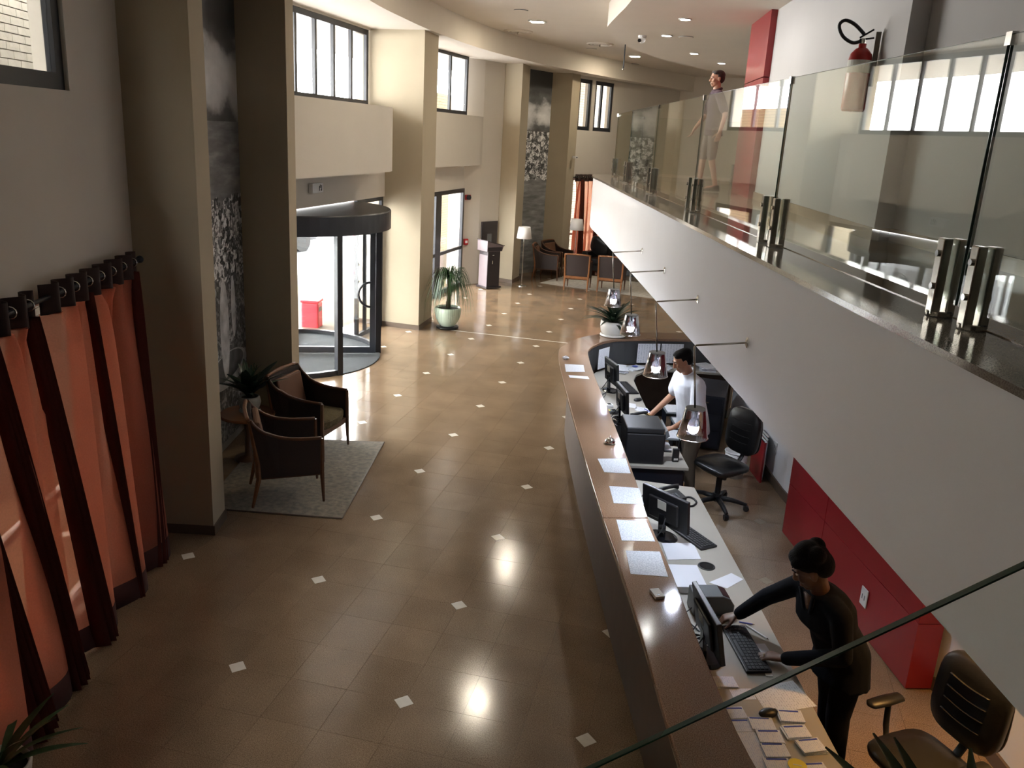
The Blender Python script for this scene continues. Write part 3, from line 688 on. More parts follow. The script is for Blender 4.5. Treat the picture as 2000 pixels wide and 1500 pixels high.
aC, dC, LC = seg((-1.1, 18.3), (-.4, 19.73)); nC = V((dC.y, -dC.x, 0))
BC = lambda s, off, z: tuple(aC+dC*s+nC*off+V((0, 0, z)))
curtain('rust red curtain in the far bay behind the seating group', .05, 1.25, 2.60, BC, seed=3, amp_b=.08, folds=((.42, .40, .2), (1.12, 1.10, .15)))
curtain('rust red curtain in the far bay beside the gallery tip', 1.27, 2.7, 2.60, BC, seed=9, amp_b=.08)
t = thing('curtain_rod', 'dark curtain rod above the curtains of the far bay', 'curtain rod')
MB().tube([BC(-.0, .115, 2.57), BC(2.8, .115, 2.57)], .014, 8).build('rod', M['black'], t); MB().ell(BC(2.83, .115, 2.57), (.03,)*3).build('finial', M['black'], t)

# ================================================================== GALLERY BALUSTRADE
t = thing('glass_balustrade', 'frameless glass balustrade on polished steel clamps along the upper gallery', 'balustrade')
GL = [(4.55, -3.4), (3.83, -.60), (3.21, 1.85), (2.58, 4.45), (1.95, 7.05), (1.36, 9.5), (.86, 11.75), (1.25, 12.72), (3.2, 12.9)]
for i in range(len(GL)-1):
    a, d, L = seg(GL[i], GL[i+1]); n = V((-d.y, d.x, 0))*.006
    q0, q1 = a+d*.012, a+d*(L-.012)
    pn = MB().prism([(q0-n)[:2], (q1-n)[:2], (q1+n)[:2], (q0+n)[:2]], 3.0, 4.06).build('glass_panel', M['glass'], t)
    for zz in (4.0605,): MB().prism([(q0-n)[:2], (q1-n)[:2], (q1+n)[:2], (q0+n)[:2]], 4.0602, 4.062).build('top_edge', M['gedge'], pn)
    for qq in (q0, q1): MB().prism([(qq-d*.0015-n)[:2], (qq+d*.0015-n)[:2], (qq+d*.0015+n)[:2], (qq-d*.0015+n)[:2]], 3.0, 4.06).build('joint_edge', M['gedge'], pn)
    for s in ((.13,), (L-.13,)) if L > .8 else ((L/2,),):
        c = a+d*s[0]; nn = V((-d.y, d.x, 0))
        ps = MB()
        for k in (-1, 1): ps.obox(c+nn*k*.032+V((0, 0, 3.10)), d*.028, nn*.02, (0, 0, .165))
        po = ps.build('post', M['steel'], t, bevel=.006)
        MB().lathe([(.055, 2.934), (.055, 2.952), (.05, 2.956), (0, 2.956)], c=(c.x, c.y, 0), n=20).build('base_plate', M['steel'], po)
        for z_ in (3.06, 3.2): MB().cyl(c+nn*.05+V((0, 0, z_)), c+nn*.062+V((0, 0, z_)), .014, n=12).build('bolt', M['chrome'], po)
    if 0 < i < len(GL)-1:
        MB().box(-.02, .02, -.014, .014, 4.02, 4.07).build('clip', M['chrome'], t, loc=(GL[i][0], GL[i][1], 0), rot=(0, 0, math.atan2(d.y, d.x)))
t = thing('glass_stair_rail', 'glass stair rail with a green top edge right under the viewer', 'glass rail')
sl = lambda x: 2.78+(x-2.718)*.8556
Y0 = -3.4
MB().loft([[(x, Y0-.005, sl(x)-.95), (x, Y0+.005, sl(x)-.95), (x, Y0+.005, sl(x)-.003), (x, Y0-.005, sl(x)-.003)] for x in (2.2, 4.0)]).build('glass_panel', M['railglass'], t)
MB().loft([[(x, Y0-.005, sl(x)-.0028), (x, Y0+.005, sl(x)-.0028), (x, Y0+.005, sl(x)), (x, Y0-.005, sl(x))] for x in (2.2, 4.0)]).build('top_edge', M['gedge'], t)

# ================================================================== GALLERY FITTINGS
t = thing('fire_extinguisher', 'red fire extinguisher with a looped black hose hung on the gallery wall', 'extinguisher', (3.825, 3.33, 3.93), R(-9))
MB().lathe([(.0, 0), (.085, .0), (.095, .02), (.095, .40), (.085, .45), (.05, .49), (.03, .50), (.03, .53), (0, .53)], n=24).build('cylinder', M['redext'], t, smooth=True)
MB().lathe([(.0957, .30), (.0957, .40)], n=24).build('label_band', M['cardgrey'], t)
MB().cyl((0, 0, .53), (0, 0, .57), .022).build('valve', M['chrome'], t); MB().bar((-.03, 0, .575), (.07, .0, .64), .025, .012).bar((-.03, 0, .56), (.08, 0, .575), .025, .012).build('lever', M['plastic'], t)
MB().tube(smooth([(-.02, 0, .55), (-.08, -.02, .535), (-.16, -.05, .58), (-.20, -.06, .66), (-.16, -.06, .70), (-.08, -.04, .67), (.0, -.02, .60)], 5), .014, 8).build('hose', M['plastic'], t, smooth=True)
MB().box(.09, .13, -.02, .02, .2, .62).build('wall_bracket', M['chrome'], t)
for i, (x, y) in enumerate(((2.09, 8.44), (1.71, 10.36), (2.08, 12.99), (2.6, 14.75), (2.57, 6.2))):
    lab = ['round white downlight over the gallery glass before the camera dome', 'round white downlight beside the small dome camera', 'round white downlight beyond the dome camera over the gallery', 'round white downlight above the walking man, deepest in the gallery', 'round white downlight cut by the top of the picture'][i]
    t = thing('downlight', lab, 'ceiling light', (x, y, 5.3), group='gallery downlights')
    MB().lathe([(.095, 0), (.095, -.012), (.075, -.014), (.07, 0)], n=24).build('trim_ring', M['whitepl'], t); MB().lathe([(.07, -.004), (.07, -.006), (0, -.007)], n=24).build('lens', M['down'], t)
for i, (x, y) in enumerate(((-.81, 11.83), (.44, 17.62), (-.16, 7.17))):
    lab = ['square ceiling lamp over the lobby in front of the side door', 'square ceiling lamp over the far seating group', 'square ceiling lamp over the entrance', 'square ceiling lamp over the lobby floor before the counter'][i]
    t = thing('ceiling_lamp', lab, 'ceiling light', (x, y, 5.65), group='lobby ceiling lamps')
    MB().box(-.15, .15, -.12, .12, -.02, 0).build('frame', M['whitepl'], t, bevel=.004); MB().box(-.11, .11, -.08, .08, -.024, -.02).build('lens', M['downw'], t)
for i, (x, y, z) in enumerate(((-.82, 10.54, 5.65), (-.46, 16.31, 5.65), (2.02, 10.48, 5.3), (.2, 19.9, 5.65))):
    lab = ['round flush ceiling speaker ahead of the lobby ceiling lamp', 'round ceiling speaker over the far end of the lobby', 'round ceiling speaker in the gallery ceiling', 'round ceiling speaker near the far wall'][i]
    t = thing('ceiling_speaker', lab, 'speaker', (x, y, z)); MB().lathe([(.12, 0), (.12, -.01), (.10, -.014), (0, -.014)], n=24).build('grille', M['ceil'], t); MB().lathe([(.125, 0), (.125, -.006), (.12, -.008)], n=24).build('rim', M['greyplastic'], t)
for i, (x, y) in enumerate(((-1.55, 13.4), (-.1, 15.2))):
    t = thing('air_diffuser', ['round slotted air diffuser in the ceiling near the side door', 'round slotted air diffuser in the ceiling before the far windows'][i], 'vent', (x, y, 5.65))
    for rr in (.30, .22, .14): MB().lathe([(rr, 0), (rr, -.02), (rr-.03, -.03), (rr-.04, 0)], n=32).build('ring', M['ceil'], t)
    MB().cyl((0, 0, 0), (0, 0, -.07), .015, n=8).build('sprinkler', M['steel'], t)
t = thing('dome_camera', 'small white dome camera under the gallery ceiling', 'security camera', (1.30, 10.5, 5.3))
MB().lathe([(.07, 0), (.07, -.03), (.05, -.05), (0, -.05)], n=20).build('housing', M['whitepl'], t); MB().ell((0, -.02, -.07), (.06, .06, .055)).build('ball', M['whitepl'], t, smooth=True); MB().cyl((-.03, -.06, -.08), (-.037, -.082, -.087), .03, n=14).build('lens', M['gloss'], t)
t = thing('ceiling_rod', 'thin black rod hanging from the round gallery ceiling edge', 'rod', (.86, 11.9, 5.3)); MB().cyl((0, 0, 0), (0, 0, -.42), .012, n=8).build('stem', M['black'], t); MB().ell((0, 0, -.43), (.02, .02, .02)).build('tip', M['chrome'], t)
# pendant lamps on wall arms
for i, y in enumerate((5.356, 3.959, 2.511, 1.093)):
    lab = ['smoked glass pendant lamp in front of the potted plant on the counter', 'smoked glass pendant lamp second from the gallery tip', 'smoked glass pendant lamp hanging before the clerk in the white polo', 'smoked glass pendant lamp hanging beside the black task chair, largest of four'][i]
    t = thing('pendant_lamp', lab, 'lamp', (fx(y), y, 2.37), math.atan2(.25, 1), 'pendant lamps along the reception counter')
    MB().lathe([(.035, 0), (.035, .008), (.02, .014), (0, .014)], ax=(-1, 0, 0), n=18).build('wall_rose', M['chrome'], t, smooth=False)
    MB().tube([(0, 0, 0), (-.335, 0, -.035), (-.345, 0, -.045), (-.295, 0, -.46)], .0065, 8).build('arm', M['steel'], t, smooth=True)
    MB().lathe([(.066, -.465), (.067, -.47), (.104, -.665), (.1022, -.665), (.064, -.471), (.064, -.465)], c=(-.29, 0, 0), n=32).build('glass_shade', M['smoke'], t, smooth=True)
    MB().lathe([(.066, -.462), (.066, -.466), (.014, -.466), (.014, -.485), (.024, -.495), (.024, -.53), (0, -.53)], c=(-.29, 0, 0), n=20).build('socket', M['greyplastic'], t, smooth=False)
    MB().lathe([(.016, -.53), (.02, -.54), (.036, -.572), (.037, -.585)], c=(-.29, 0, 0), n=20).build('bulb_neck', M['whitepl'], t, smooth=True)
    MB().lathe([(.037, -.585), (.0375, -.60), (.030, -.628), (.016, -.641), (0, -.643)], c=(-.29, 0, 0), n=20).build('bulb', M['bulb'], t, smooth=True)
    MB().tube([V((-.29, 0, -.665))+V((math.cos(x)*.104, math.sin(x)*.104, 0)) for x in [2*math.pi*j/32 for j in range(33)]], .0028, 6, False).build('rim', M['chrome'], t)
t = thing('recessed_lamp', 'warm tube downlight under the gallery over the spare task chair', 'ceiling light', (4.50, -.15, 2.35))
MB().lathe([(.085, 0), (.085, -.15), (.08, -.15), (.08, 0)], n=20).build('baffle', M['plastic'], t); MB().lathe([(.078, -.006), (.078, -.012), (0, -.012)], n=20).build('lens', M['warm'], t)

# ================================================================== RECEPTION COUNTER AND DESKS
CO = [(3.10, -2.0), (2.95, -1.45), (2.84, -1.07), (2.63, -.28), (2.45, .35), (2.30, .85), (2.13, 1.45), (1.80, 2.65), (1.43, 4.05), (1.20, 5.0), (1.16, 5.45), (1.27, 5.95), (1.45, 6.28), (1.72, 6.53), (2.25, 6.80), (2.9, 7.02), (3.30, 7.12)]
CI = [(3.46, -2.0), (3.30, -1.45), (3.16, -1.08), (2.98, -.45), (2.80, .25), (2.60, .95), (2.46, 1.55), (2.14, 2.80), (1.78, 4.15), (1.56, 5.05), (1.50, 5.45), (1.56, 5.80), (1.68, 6.05), (1.87, 6.22), (2.35, 6.46), (2.95, 6.66), (3.30, 6.76)]
COS, CIS = smooth(CO, 3), smooth(CI, 3); sp = 15
t = thing('reception_counter', 'long curved reception counter with polished brown granite top', 'counter')
for A, B in ((COS[:sp+1], CIS[:sp+1]), ([tuple(V(COS[sp])+(V(COS[sp+1])-V(COS[sp]))*.03)]+COS[sp+1:], [tuple(V(CIS[sp])+(V(CIS[sp+1])-V(CIS[sp]))*.03)]+CIS[sp+1:])):
    MB().strip(A, B, 1.065, 1.10).build('countertop', M['counter'], t, bevel=.006)
MB().strip(offs(COS, .035), offs(COS, .075), .985, 1.065).build('lip_band', M['counterlip'], t)
MB().strip(offs(COS, .075), offs(COS, .10), .94, .985).build('dark_band', M['gloss'], t)  # dark gloss band between the two pale lips
MB().strip(offs(COS, .06), offs(COS, .10), .90, .94).build('lower_band', M['counterlip'], t)
MB().strip(offs(COS, .14), offs(CIS, -.03), .12, .985).build('body', M['counterbody'], t)
MB().strip(offs(COS, .19), offs(CIS, -.05), 0, .12).build('plinth', M['plastic'], t)
MB().strip(offs(CIS, -.028), offs(CIS, -.012), .752, 1.062).build('backsplash', M['deskedge'], t)
def slab(name, label, poly, legs, z=.75):
    t = thing(name, label, 'desk')
    MB().prism(poly, z-.028, z).build('worktop', M['desk'], t, bevel=.004)
    for pl in legs: MB().prism(pl, 0, z-.028).build('support_panel', M['deskedge'], t)
    return t
ci = lambda y: next(CI[i][0]+(CI[i+1][0]-CI[i][0])*(y-CI[i][1])/(CI[i+1][1]-CI[i][1]) for i in range(12) if CI[i][1] <= y <= CI[i+1][1])
lft = [(ci(y)+.002, y) for y in (2.42, 1.8, 1.2, .6, 0, -.6, -1.2, -1.9)]
slab('reception_desk', 'long grey reception worktop where the woman in black works', [(2.905, 2.44), (3.365, .68), (3.70, -.66), (3.98, -1.9)]+lft[::-1], [[(2.87, 2.40), (2.85, 2.38), (2.34, 2.30), (2.34, 2.33)], [(3.2, .1), (3.42, .15), (3.42, .17), (3.2, .12)]])
pts = [(2.46, 3.95), (2.39, 4.19), (2.2, 4.98), (2.07, 5.55), (2.08, 5.80), (2.16, 6.0), (2.32, 6.14), (2.6, 6.24), (3.25, 6.36)]
bk_ = [(3.25, 6.72), (2.6, 6.52), (2.30, 6.42), (1.92, 6.22), (1.72, 6.04), (1.585, 5.75), (1.53, 5.45), (1.58, 5.05), (1.80, 4.15), (1.87, 3.92)]
slab('reception_desk', 'curved grey worktop with the two monitors beside the clerk in the polo', pts+bk_, [[(2.30, 4.0), (2.28, 3.96), (1.9, 3.9), (1.9, 3.93)], [(2.05, 6.0), (2.07, 5.98), (1.80, 5.9), (1.79, 5.93)]])
# printer cabinet
t = thing('printer_cabinet', 'low black cabinet with a grey top under the large printer', 'cabinet', (2.46, 3.12, 0), R(14))
MB().box(-.29, .29, -.24, .28, .04, .69).build('body', M['navy'], t, bevel=.004); MB().box(-.31, .33, -.26, .29, .69, .72).build('top', M['desk'], t, bevel=.004)
dr_ = MB().box(.292, .305, -.22, .26, .08, .66).build('door', M['navy'], t); MB().box(.305, .32, -.2, -.18, .4, .55).build('handle', M['chrome'], dr_)
t = thing('low_cabinet', 'black drawer cabinet with steel handles behind the clerk', 'cabinet', (2.90, 5.66, 0), R(-4))
MB().box(-.28, .30, -.22, .55, .03, .70).build('body', M['navy'], t, bevel=.004)
for k in range(3):
    d_ = MB().box(-.26, .28, -.235, -.222, .06+.215*k, .25+.215*k).build('drawer', M['navy'], t); MB().box(-.1, .12, -.25, -.235, .18+.215*k, .195+.215*k).build('drawer_handle', M['chrome'], d_)
for i, (c_, off) in enumerate((('greyplastic', 0), ('whitepl', .06), ('red', .12))):
    t = thing('leaning_board', ['grey board leaning on the white wall behind the task chair', 'pale board leaning between grey and red boards', 'narrow red board leaning on the white wall behind the task chair'][i], 'board', (3.63-off*.28, 4.98-off*1.5, 0), R(-75))
    MB().obox((0, .0, .24), (.19, 0, 0), (0, .012, 0), (0, .0, .24)).build('panel', M[c_], t, bevel=.003); MB().obox((0, .0, .485), (.19, 0, 0), (0, .014, 0), (0, 0, .006)).build('edge_strip', M['chrome'], t)
t = thing('waste_bin', 'pale waste bin on the floor behind the task chair back', 'bin', (3.36, 4.72, 0)); MB().lathe([(.10, 0), (.13, .30), (.125, .30), (.097, .01)], n=20).build('bucket', M['whitepl'], t, smooth=True); MB().tube([(.13*math.cos(x), .13*math.sin(x), .30) for x in [2*math.pi*j/20 for j in range(21)]], .006, 6, False).build('rim', M['whitepl'], t)
def wallplate(label, p, nrm, w_=.08, h=.12):
    n = V((nrm[0], nrm[1], 0)).normalized(); t = thing('wall_socket', label, 'socket', p, math.atan2(n.y, n.x))
    MB().box(0, .012, -w_/2, w_/2, -h/2, h/2).build('plate', M['whitepl'], t, bevel=.01, seg=3)
    for y in (-.018, .018): MB().box(.012, .0135, y-.005, y+.005, -.02, .02).build('outlet', M['greyplastic'], t)
wallplate('white rounded wall socket on the red block behind the woman', (4.272, 1.832, .30), (-.958, -.287), .10, .15)
wallplate('white wall socket low on the white wall behind the clerk', (3.77, 4.69, .42), (-.97, -.24))
wallplate('white wall socket between the curtain and the grey pillar', tuple(w0(.16, 0)+V((0, 0, .33))), (N0.x, N0.y))

# ---- desk equipment
def ang(v): return math.atan2(v[1], v[0])
def monitor(label, c, yaw, wd=.43, ht=.27, z=.75, lift=.10, tilt=8):
    """screen faces local +Y, back faces local -Y"""
    t = thing('monitor', label, 'monitor', (c[0], c[1], z), yaw)
    T_ = Matrix.Rotation(R(tilt), 4, 'X')
    def tb(x0, x1, y0, y1, z0, z1):
        b = MB().box(x0, x1, y0, y1, z0, z1); b.v = [tuple(T_ @ V(p)+V((0, 0, lift))) for p in b.v]; return b
    bd = tb(-wd/2, wd/2, -.012, .018, 0, ht).build('panel', M['plastic'], t, bevel=.005)
    tb(-wd/2+.015, wd/2-.015, .0185, .0195, .02, ht-.015).build('screen', M['gloss'], bd)
    tb(-wd*.32, wd*.32, -.035, -.012, .04, ht-.05).build('rear_shell', M['plastic'], t, bevel=.012)
    tb(-.045, .035, -.0365, -.035, ht-.13, ht-.06).build('label', M['cardgrey'], t)
    MB().bar((0, -.03, .012), (0, -.045, lift+.10), .06, .025, (0, 1, 0)).build('neck', M['gloss'], t, bevel=.005)
    b = MB(); b.lathe([(.115, 0), (.115, .008), (.09, .014), (0, .016)], c=(0, -.01, 0), n=32); b.v = [(x, y*.8, zz) for x, y, zz in b.v]; b.build('base', M['gloss'], t)
    b = MB().tube([(.03, -.04, lift+.08), (.05, -.1, lift), (.02, -.13, .03), (-.06, -.14, .01), (-.14, -.1, .008)], .004, 6); b.build('cable', M['plastic'], t)
    return t
keys = MB()
for r_ in range(5):
    for c_ in range(15):
        if r_ == 0 and 4 < c_ < 10: continue
        keys.box(-.215+c_*.0287, -.215+c_*.0287+.024, -.058+r_*.024, -.058+r_*.024+.019, .018, .024)
keys.box(-.07, .07, -.058, -.039, .018, .023); keyme = keys.mesh('keys', M['key'])
def keyboard(label, c, yaw, z=.75):
    t = thing('keyboard', label, 'keyboard', (c[0], c[1], z), yaw); MB().box(-.225, .225, -.075, .075, 0, .018).build('case', M['plastic'], t, bevel=.004)
    k = bpy.data.objects.new('keys', keyme); COL.objects.link(k); k.parent = t; k['kind'] = 'stuff'; return t
def mouse(label, c, yaw, z=.75):
    t = thing('mouse', label, 'mouse', (c[0], c[1], z), yaw); MB().ell((0, 0, .012), (.032, .055, .022)).build('shell', M['plastic'], t, smooth=True); MB().bar((0, .02, .034), (0, .04, .03), .006, .004).build('wheel', M['greyplastic'], t); return t
def paper(label, quad, z, ma='paper', th=.001, name='paper_sheet', cat='paper', group=None):
    """sheet with the given corner points, in order round the sheet"""
    c = sum((V(q) for q in quad), V((0, 0)))/4; d_ = (V(quad[1])-V(quad[0])); yaw = math.atan2(d_.y, d_.x); Rm = Matrix.Rotation(-yaw, 2)
    loc_ = [Rm @ (V(q)-c) for q in quad]
    o = MB().prism([p[:] for p in loc_], 0, th).build(name, M[ma], loc=(c.x, c.y, z), rot=(0, 0, yaw)); return tag(o, label, cat, group)
def rect(c, w_, h, yaw):
    x = V((math.cos(yaw), math.sin(yaw)))*w_/2; y = V((-math.sin(yaw), math.cos(yaw)))*h/2; c = V(c)
    return [(c-x-y)[:], (c+x-y)[:], (c+x+y)[:], (c-x+y)[:]]
monitor('black monitor seen from behind at the far curve of the desk', (1.86, 4.98), R(-62), wd=.40, tilt=6)
monitor('slim black monitor beside the big printer', (2.10, 3.98), R(-68), wd=.40, tilt=6)
monitor('black monitor with a pale label on its back, nearest the telephone', (2.71, 1.42), R(-36), wd=.43, tilt=8)
monitor('black monitor the woman reaches behind', (3.055, -.03), R(-71), wd=.45, tilt=12)
keyboard('black keyboard by the far curve of the desk', (2.03, 5.15), R(-66)); keyboard('black keyboard in front of the labelled monitor', (2.90, 1.50), R(-50)); keyboard('black keyboard beside the woman\'s hand', (3.27, .12), R(-72))
mouse('black mouse beside the printed receipts', (3.37, -.44), R(-60)); mouse('black mouse near the far keyboard', (2.20, 4.72), R(-50))
# printer
t = thing('printer', 'large black office printer beside the clerk in the white polo', 'printer', (2.39, 3.05, .72), R(14))
MB().box(-.18, .18, -.17, .20, 0, .30).build('body', M['plastic'], t, bevel=.012); MB().box(-.185, .165, -.175, .205, .302, .355).build('scanner_lid', M['plastic'], t, bevel=.01)
MB().obox((.19, .01, .29), (.02, 0, .015), (0, .16, 0), (-.012, 0, .03)).build('control_panel', M['greyplastic'], t, bevel=.004); MB().box(.18, .26, -.12, .14, .11, .118).build('paper_tray', M['plastic'], t); MB().box(.19, .27, -.09, .11, .12, .123).build('output_sheet', M['blank'], t)
MB().box(.162, .167, -.175, .205, .305, .352).build('lid_edge', M['chrome'], t)
t = thing('two_way_radio', 'black two-way radio standing beside the printer', 'radio', (2.71, 3.06, .72), R(20)); MB().box(-.03, .03, -.018, .018, 0, .13).build('body', M['plastic'], t, bevel=.006); MB().cyl((.018, 0, .13), (.018, 0, .25), .006, .004, 8).build('antenna', M['plastic'], t); MB().box(-.02, .02, -.0185, -.018, .02, .04).build('label', M['cardgrey'], t)
t = thing('receipt_printer', 'grey receipt printer behind the woman\'s monitor', 'printer', (3.06, .50, .75), R(18))
pr_ = [(-.13, 0), (.13, 0), (.13, .07), (.10, .115), (.05, .135), (-.13, .135)]
MB().loft([[(x, y, z) for x, z in pr_] for y in (-.075, .075)]).build('body', M['greyplastic'], t, bevel=.008, seg=3); MB().loft([[(x, y, z+.002) for x, z in ((.10, .115), (.05, .135), (.05, .125), (.095, .105))] for y in (-.06, .06)]).build('cover', M['gloss'], t)
MB().tube([(-.13, -.03, .03), (-.17, -.05, .01), (-.18, -.15, .006), (-.14, -.25, .006)], .004, 6).build('cable', M['plastic'], t)
def phone(label, c, yaw):
    t = thing('telephone', label, 'telephone', (c[0], c[1], .75), yaw)
    MB().loft([[(x, -.1, .02), (x, .1, .05), (x, .1, 0), (x, -.1, 0)] for x in (-.09, .09)]).build('base', M['plastic'], t, bevel=.006)
    MB().tube([(-.06, -.09, .055), (-.065, -.05, .07), (-.065, .05, .085), (-.06, .09, .08)], [.024, .016, .016, .024], 10).build('handset', M['plastic'], t, smooth=True)
    MB().tube([(-.06+.012*math.cos(x*2.2), -.10-.012*x/2, .02+.010*math.sin(x*2.2)) for x in range(0, 26)], .003, 5).build('cord', M['plastic'], t); k = MB()
    for i in range(3):
        for j in range(4): k.box(.0+i*.024, .018+i*.024, -.05+j*.026, -.032+j*.026, .034+j*.004, .042+j*.004)
    k.build('buttons', M['greyplastic'], t)['kind'] = 'stuff'; return t
phone('black desk telephone behind the labelled monitor', (2.72, 2.12), R(-60)); phone('black desk telephone beside the slim monitor', (2.30, 3.98), R(-65))
tag(MB().tube(smooth([(2.80, 2.15, .757), (2.88, 2.20, .757), (2.93, 2.12, .757), (2.90, 2.03, .757), (2.82, 2.02, .757), (2.78, 2.06, .757)], 5), .009, 8).build('cable_loop', M['plastic'], smooth=True), 'loop of black cable at the far end of the long worktop', 'cable')
for i, (x, y) in enumerate(((3.03, 1.06), (2.53, 4.6))[:1]):
    t = thing('cable_grommet', 'round black cable grommet set into the worktop', 'grommet', (x, y, .75)); MB().lathe([(.06, 0), (.06, .004), (.05, .006), (.048, .002), (0, .002)], n=28).build('ring', M['plastic'], t); MB().lathe([(.046, .0022), (0, .0024)], n=24).build('opening', M['gloss'], t)
# cables and small clutter by the far monitors
rd = random.Random(4)
for i, (c, lab) in enumerate((((1.78, 4.62), 'tangle of black cables by the far monitor'), ((2.03, 3.78), 'tangle of black cables by the slim monitor'), ((3.0, .22), 'black cables behind the woman\'s monitor'))):
    pts_ = [(c[0]+rd.uniform(-.06, .06), c[1]+rd.uniform(-.16, .16), .758+rd.uniform(0, .05)) for k in range(12)]
    tag(MB().tube(smooth(pts_, 4), .0045, 5).build('cable', M['plastic'], smooth=True), lab, 'cable')
for i, (x, y, lab, c_) in enumerate(((1.90, 4.35, 'small white card reader with an orange tag by the cables', 'whitepl'), (1.97, 4.16, 'small dark card reader beside the white one', 'greyplastic'))):
    t = thing('card_reader', lab, 'card reader', (x, y, .75), R(-60)); MB().box(-.035, .035, -.06, .06, 0, .035).build('body', M[c_], t, bevel=.008); MB().box(-.02, .02, .0, .04, .035, .037).build('screen', M['gloss'], t); MB().box(-.02, .02, -.05, -.02, .035, .037).build('tag', M['yellow'], t)
# papers on the counter top
Z1 = 1.1005
paper('handwritten white sheet on the counter far from the bell', [(1.34, 4.65), (1.55, 4.70), (1.61, 4.42), (1.41, 4.34)], Z1, 'paper2'); paper('folded white strip of paper below the far counter sheet', [(1.46, 4.22), (1.67, 4.25), (1.70, 4.16), (1.49, 4.13)], Z1, 'blank')
paper('printed white sheet on the counter right by the service bell', [(2.20, 1.65), (2.40, 1.70), (2.33, 2.00), (2.11, 1.91)], Z1); paper('printed white sheet on the counter, second from the bell', [(2.34, 1.11), (2.55, 1.16), (2.49, 1.44), (2.27, 1.40)], Z1)
paper('printed white sheet on the counter touching the granite seam', [(2.46, .56), (2.67, .62), (2.59, .90), (2.39, .85)], Z1); paper('printed white sheet on the counter next to the small card box', [(2.56, .15), (2.78, .19), (2.71, .49), (2.50, .43)], Z1)
t = thing('card_box', 'small white card box standing on the counter edge', 'box', (2.73, -.04, 1.1), R(-62)); MB().box(-.045, .045, -.028, .028, 0, .018).build('carton', M['cardgrey'], t, bevel=.001); MB().box(.015, .032, -.012, .005, .018, .0185).build('logo', M['greyplastic'], t)
t = thing('paper_scrap', 'crumpled white paper scrap at the far end of the counter', 'paper', (1.31, 4.88, 1.1)); b = MB().ell((0, 0, .015), (.04, .03, .015), 10, 7); b.v = [(x+rd.uniform(-.008, .008), y+rd.uniform(-.008, .008), max(0, z+rd.uniform(-.006, .008))) for x, y, z in b.v]; b.build('ball', M['blank'], t)
t = thing('service_bell', 'chrome service bell on the granite counter', 'bell', (2.16, 2.29, 1.1))
MB().lathe([(.05, .0), (.05, .006), (.046, .01), (0, .012)], n=28).build('base', M['steel'], t); MB().lathe([(.045, .014), (.046, .02), (.038, .038), (.02, .05), (0, .054)], n=28).build('dome', M['chrome'], t, smooth=True); MB().cyl((0, 0, .053), (0, 0, .066), .004, n=8).ell((0, 0, .069), (.008, .008, .005)).build('striker', M['chrome'], t, smooth=True)
# papers on the worktops
Z2 = .7505
paper('blank white sheet lying under the labelled monitor\'s keyboard', [(2.76, 1.06), (2.99, 1.15), (2.93, 1.38), (2.70, 1.30)], Z2, 'blank', .004)
t = thing('paper_ream', 'stack of blank white paper beside the grey receipt printer', 'paper stack', (2.90, .80, .75), R(16)); MB().box(-.105, .105, -.148, .148, 0, .045).build('sheets', M['blank'], t); MB().box(-.103, .104, -.147, .146, .0455, .0465).build('top_sheet', M['blank'], t)
paper('loose white sheet beside the cable grommet', [(3.05, .84), (3.17, .80), (3.28, .96), (3.20, 1.02)], Z2, 'blank'); paper('white sheet by the far keyboard', [(2.08, 4.45), (2.22, 4.42), (2.19, 4.58), (2.08, 4.60)], Z2, 'blank'); paper('white form with a pen at the desk edge', [(2.20, 4.36), (2.38, 4.30), (2.33, 4.48), (2.20, 4.50)], Z2, 'paper2')
paper('small white card under the woman\'s hand', rect((3.37, .16), .07, .10, R(20)), Z2, 'blank'); paper('narrow pale card beside the woman\'s keyboard', rect((3.385, -.06), .04, .09, R(15)), Z2, 'cardgrey', .003); paper('large white form at the near end of the worktop', [(3.29, -.25), (3.37, -.44), (3.63, -.29), (3.52, -.10)], Z2, 'paper2', .0015)
paper('white sheet peeking from behind the labelled monitor', rect((2.58, 1.86), .20, .28, R(-15)), Z2, 'blank', .003)
for i, (c, yw, th, lab) in enumerate((((3.15, -.24), -72, .012, 'small pad of cream notes under the monitor base'), ((3.25, -.31), -70, .002, 'single receipt beside the large form'), ((3.20, -.48), -72, .003, 'thin receipt bundle against the counter, topmost of its row'), ((3.225, -.57), -72, .004, 'thin receipt bundle against the counter, second of its row'), ((3.33, -.53), -76, .012, 'receipt bundle below the black mouse'), ((3.48, -.44), -78, .022, 'thick receipt bundle beside the large form'), ((3.37, -.62), -74, .014, 'receipt bundle second below the mouse'), ((3.50, -.55), -70, .018, 'receipt bundle below the thick one'), ((3.385, -.71), -74, .012, 'receipt bundle third below the mouse'), ((3.565, -.635), -66, .022, 'curled receipt bundle near the worktop edge'), ((3.40, -.81), -74, .010, 'receipt bundle beside the yellow card'), ((3.57, -.79), -70, .010, 'last receipt bundle at the picture bottom'), ((3.28, -.72), -72, .002, 'long white sheet along the counter'))):
    t = thing('receipt_bundle', lab, 'receipts', (c[0], c[1], .75), R(yw), 'receipt bundles on the worktop')
    n_ = max(1, int(th/.005))
    for k in range(n_):
        yy = rd.uniform(-.006, .006); MB().obox((rd.uniform(-.004, .004), yy, (k+.5)*th/n_), V((.045 if i != 12 else .16, 0, 0)), V((0, .062 if i != 12 else .05, 0)), (0, 0, th/n_/2*.8)).build('receipt', M['receipt'], t, rot=(0, 0, rd.uniform(-.05, .05)))
    MB().box(-.04, -.03, -.05, .05, th*.96, th*.96+.0012).build('blue_stripe', M['blue'], t) if i not in (0, 1, 12) else None
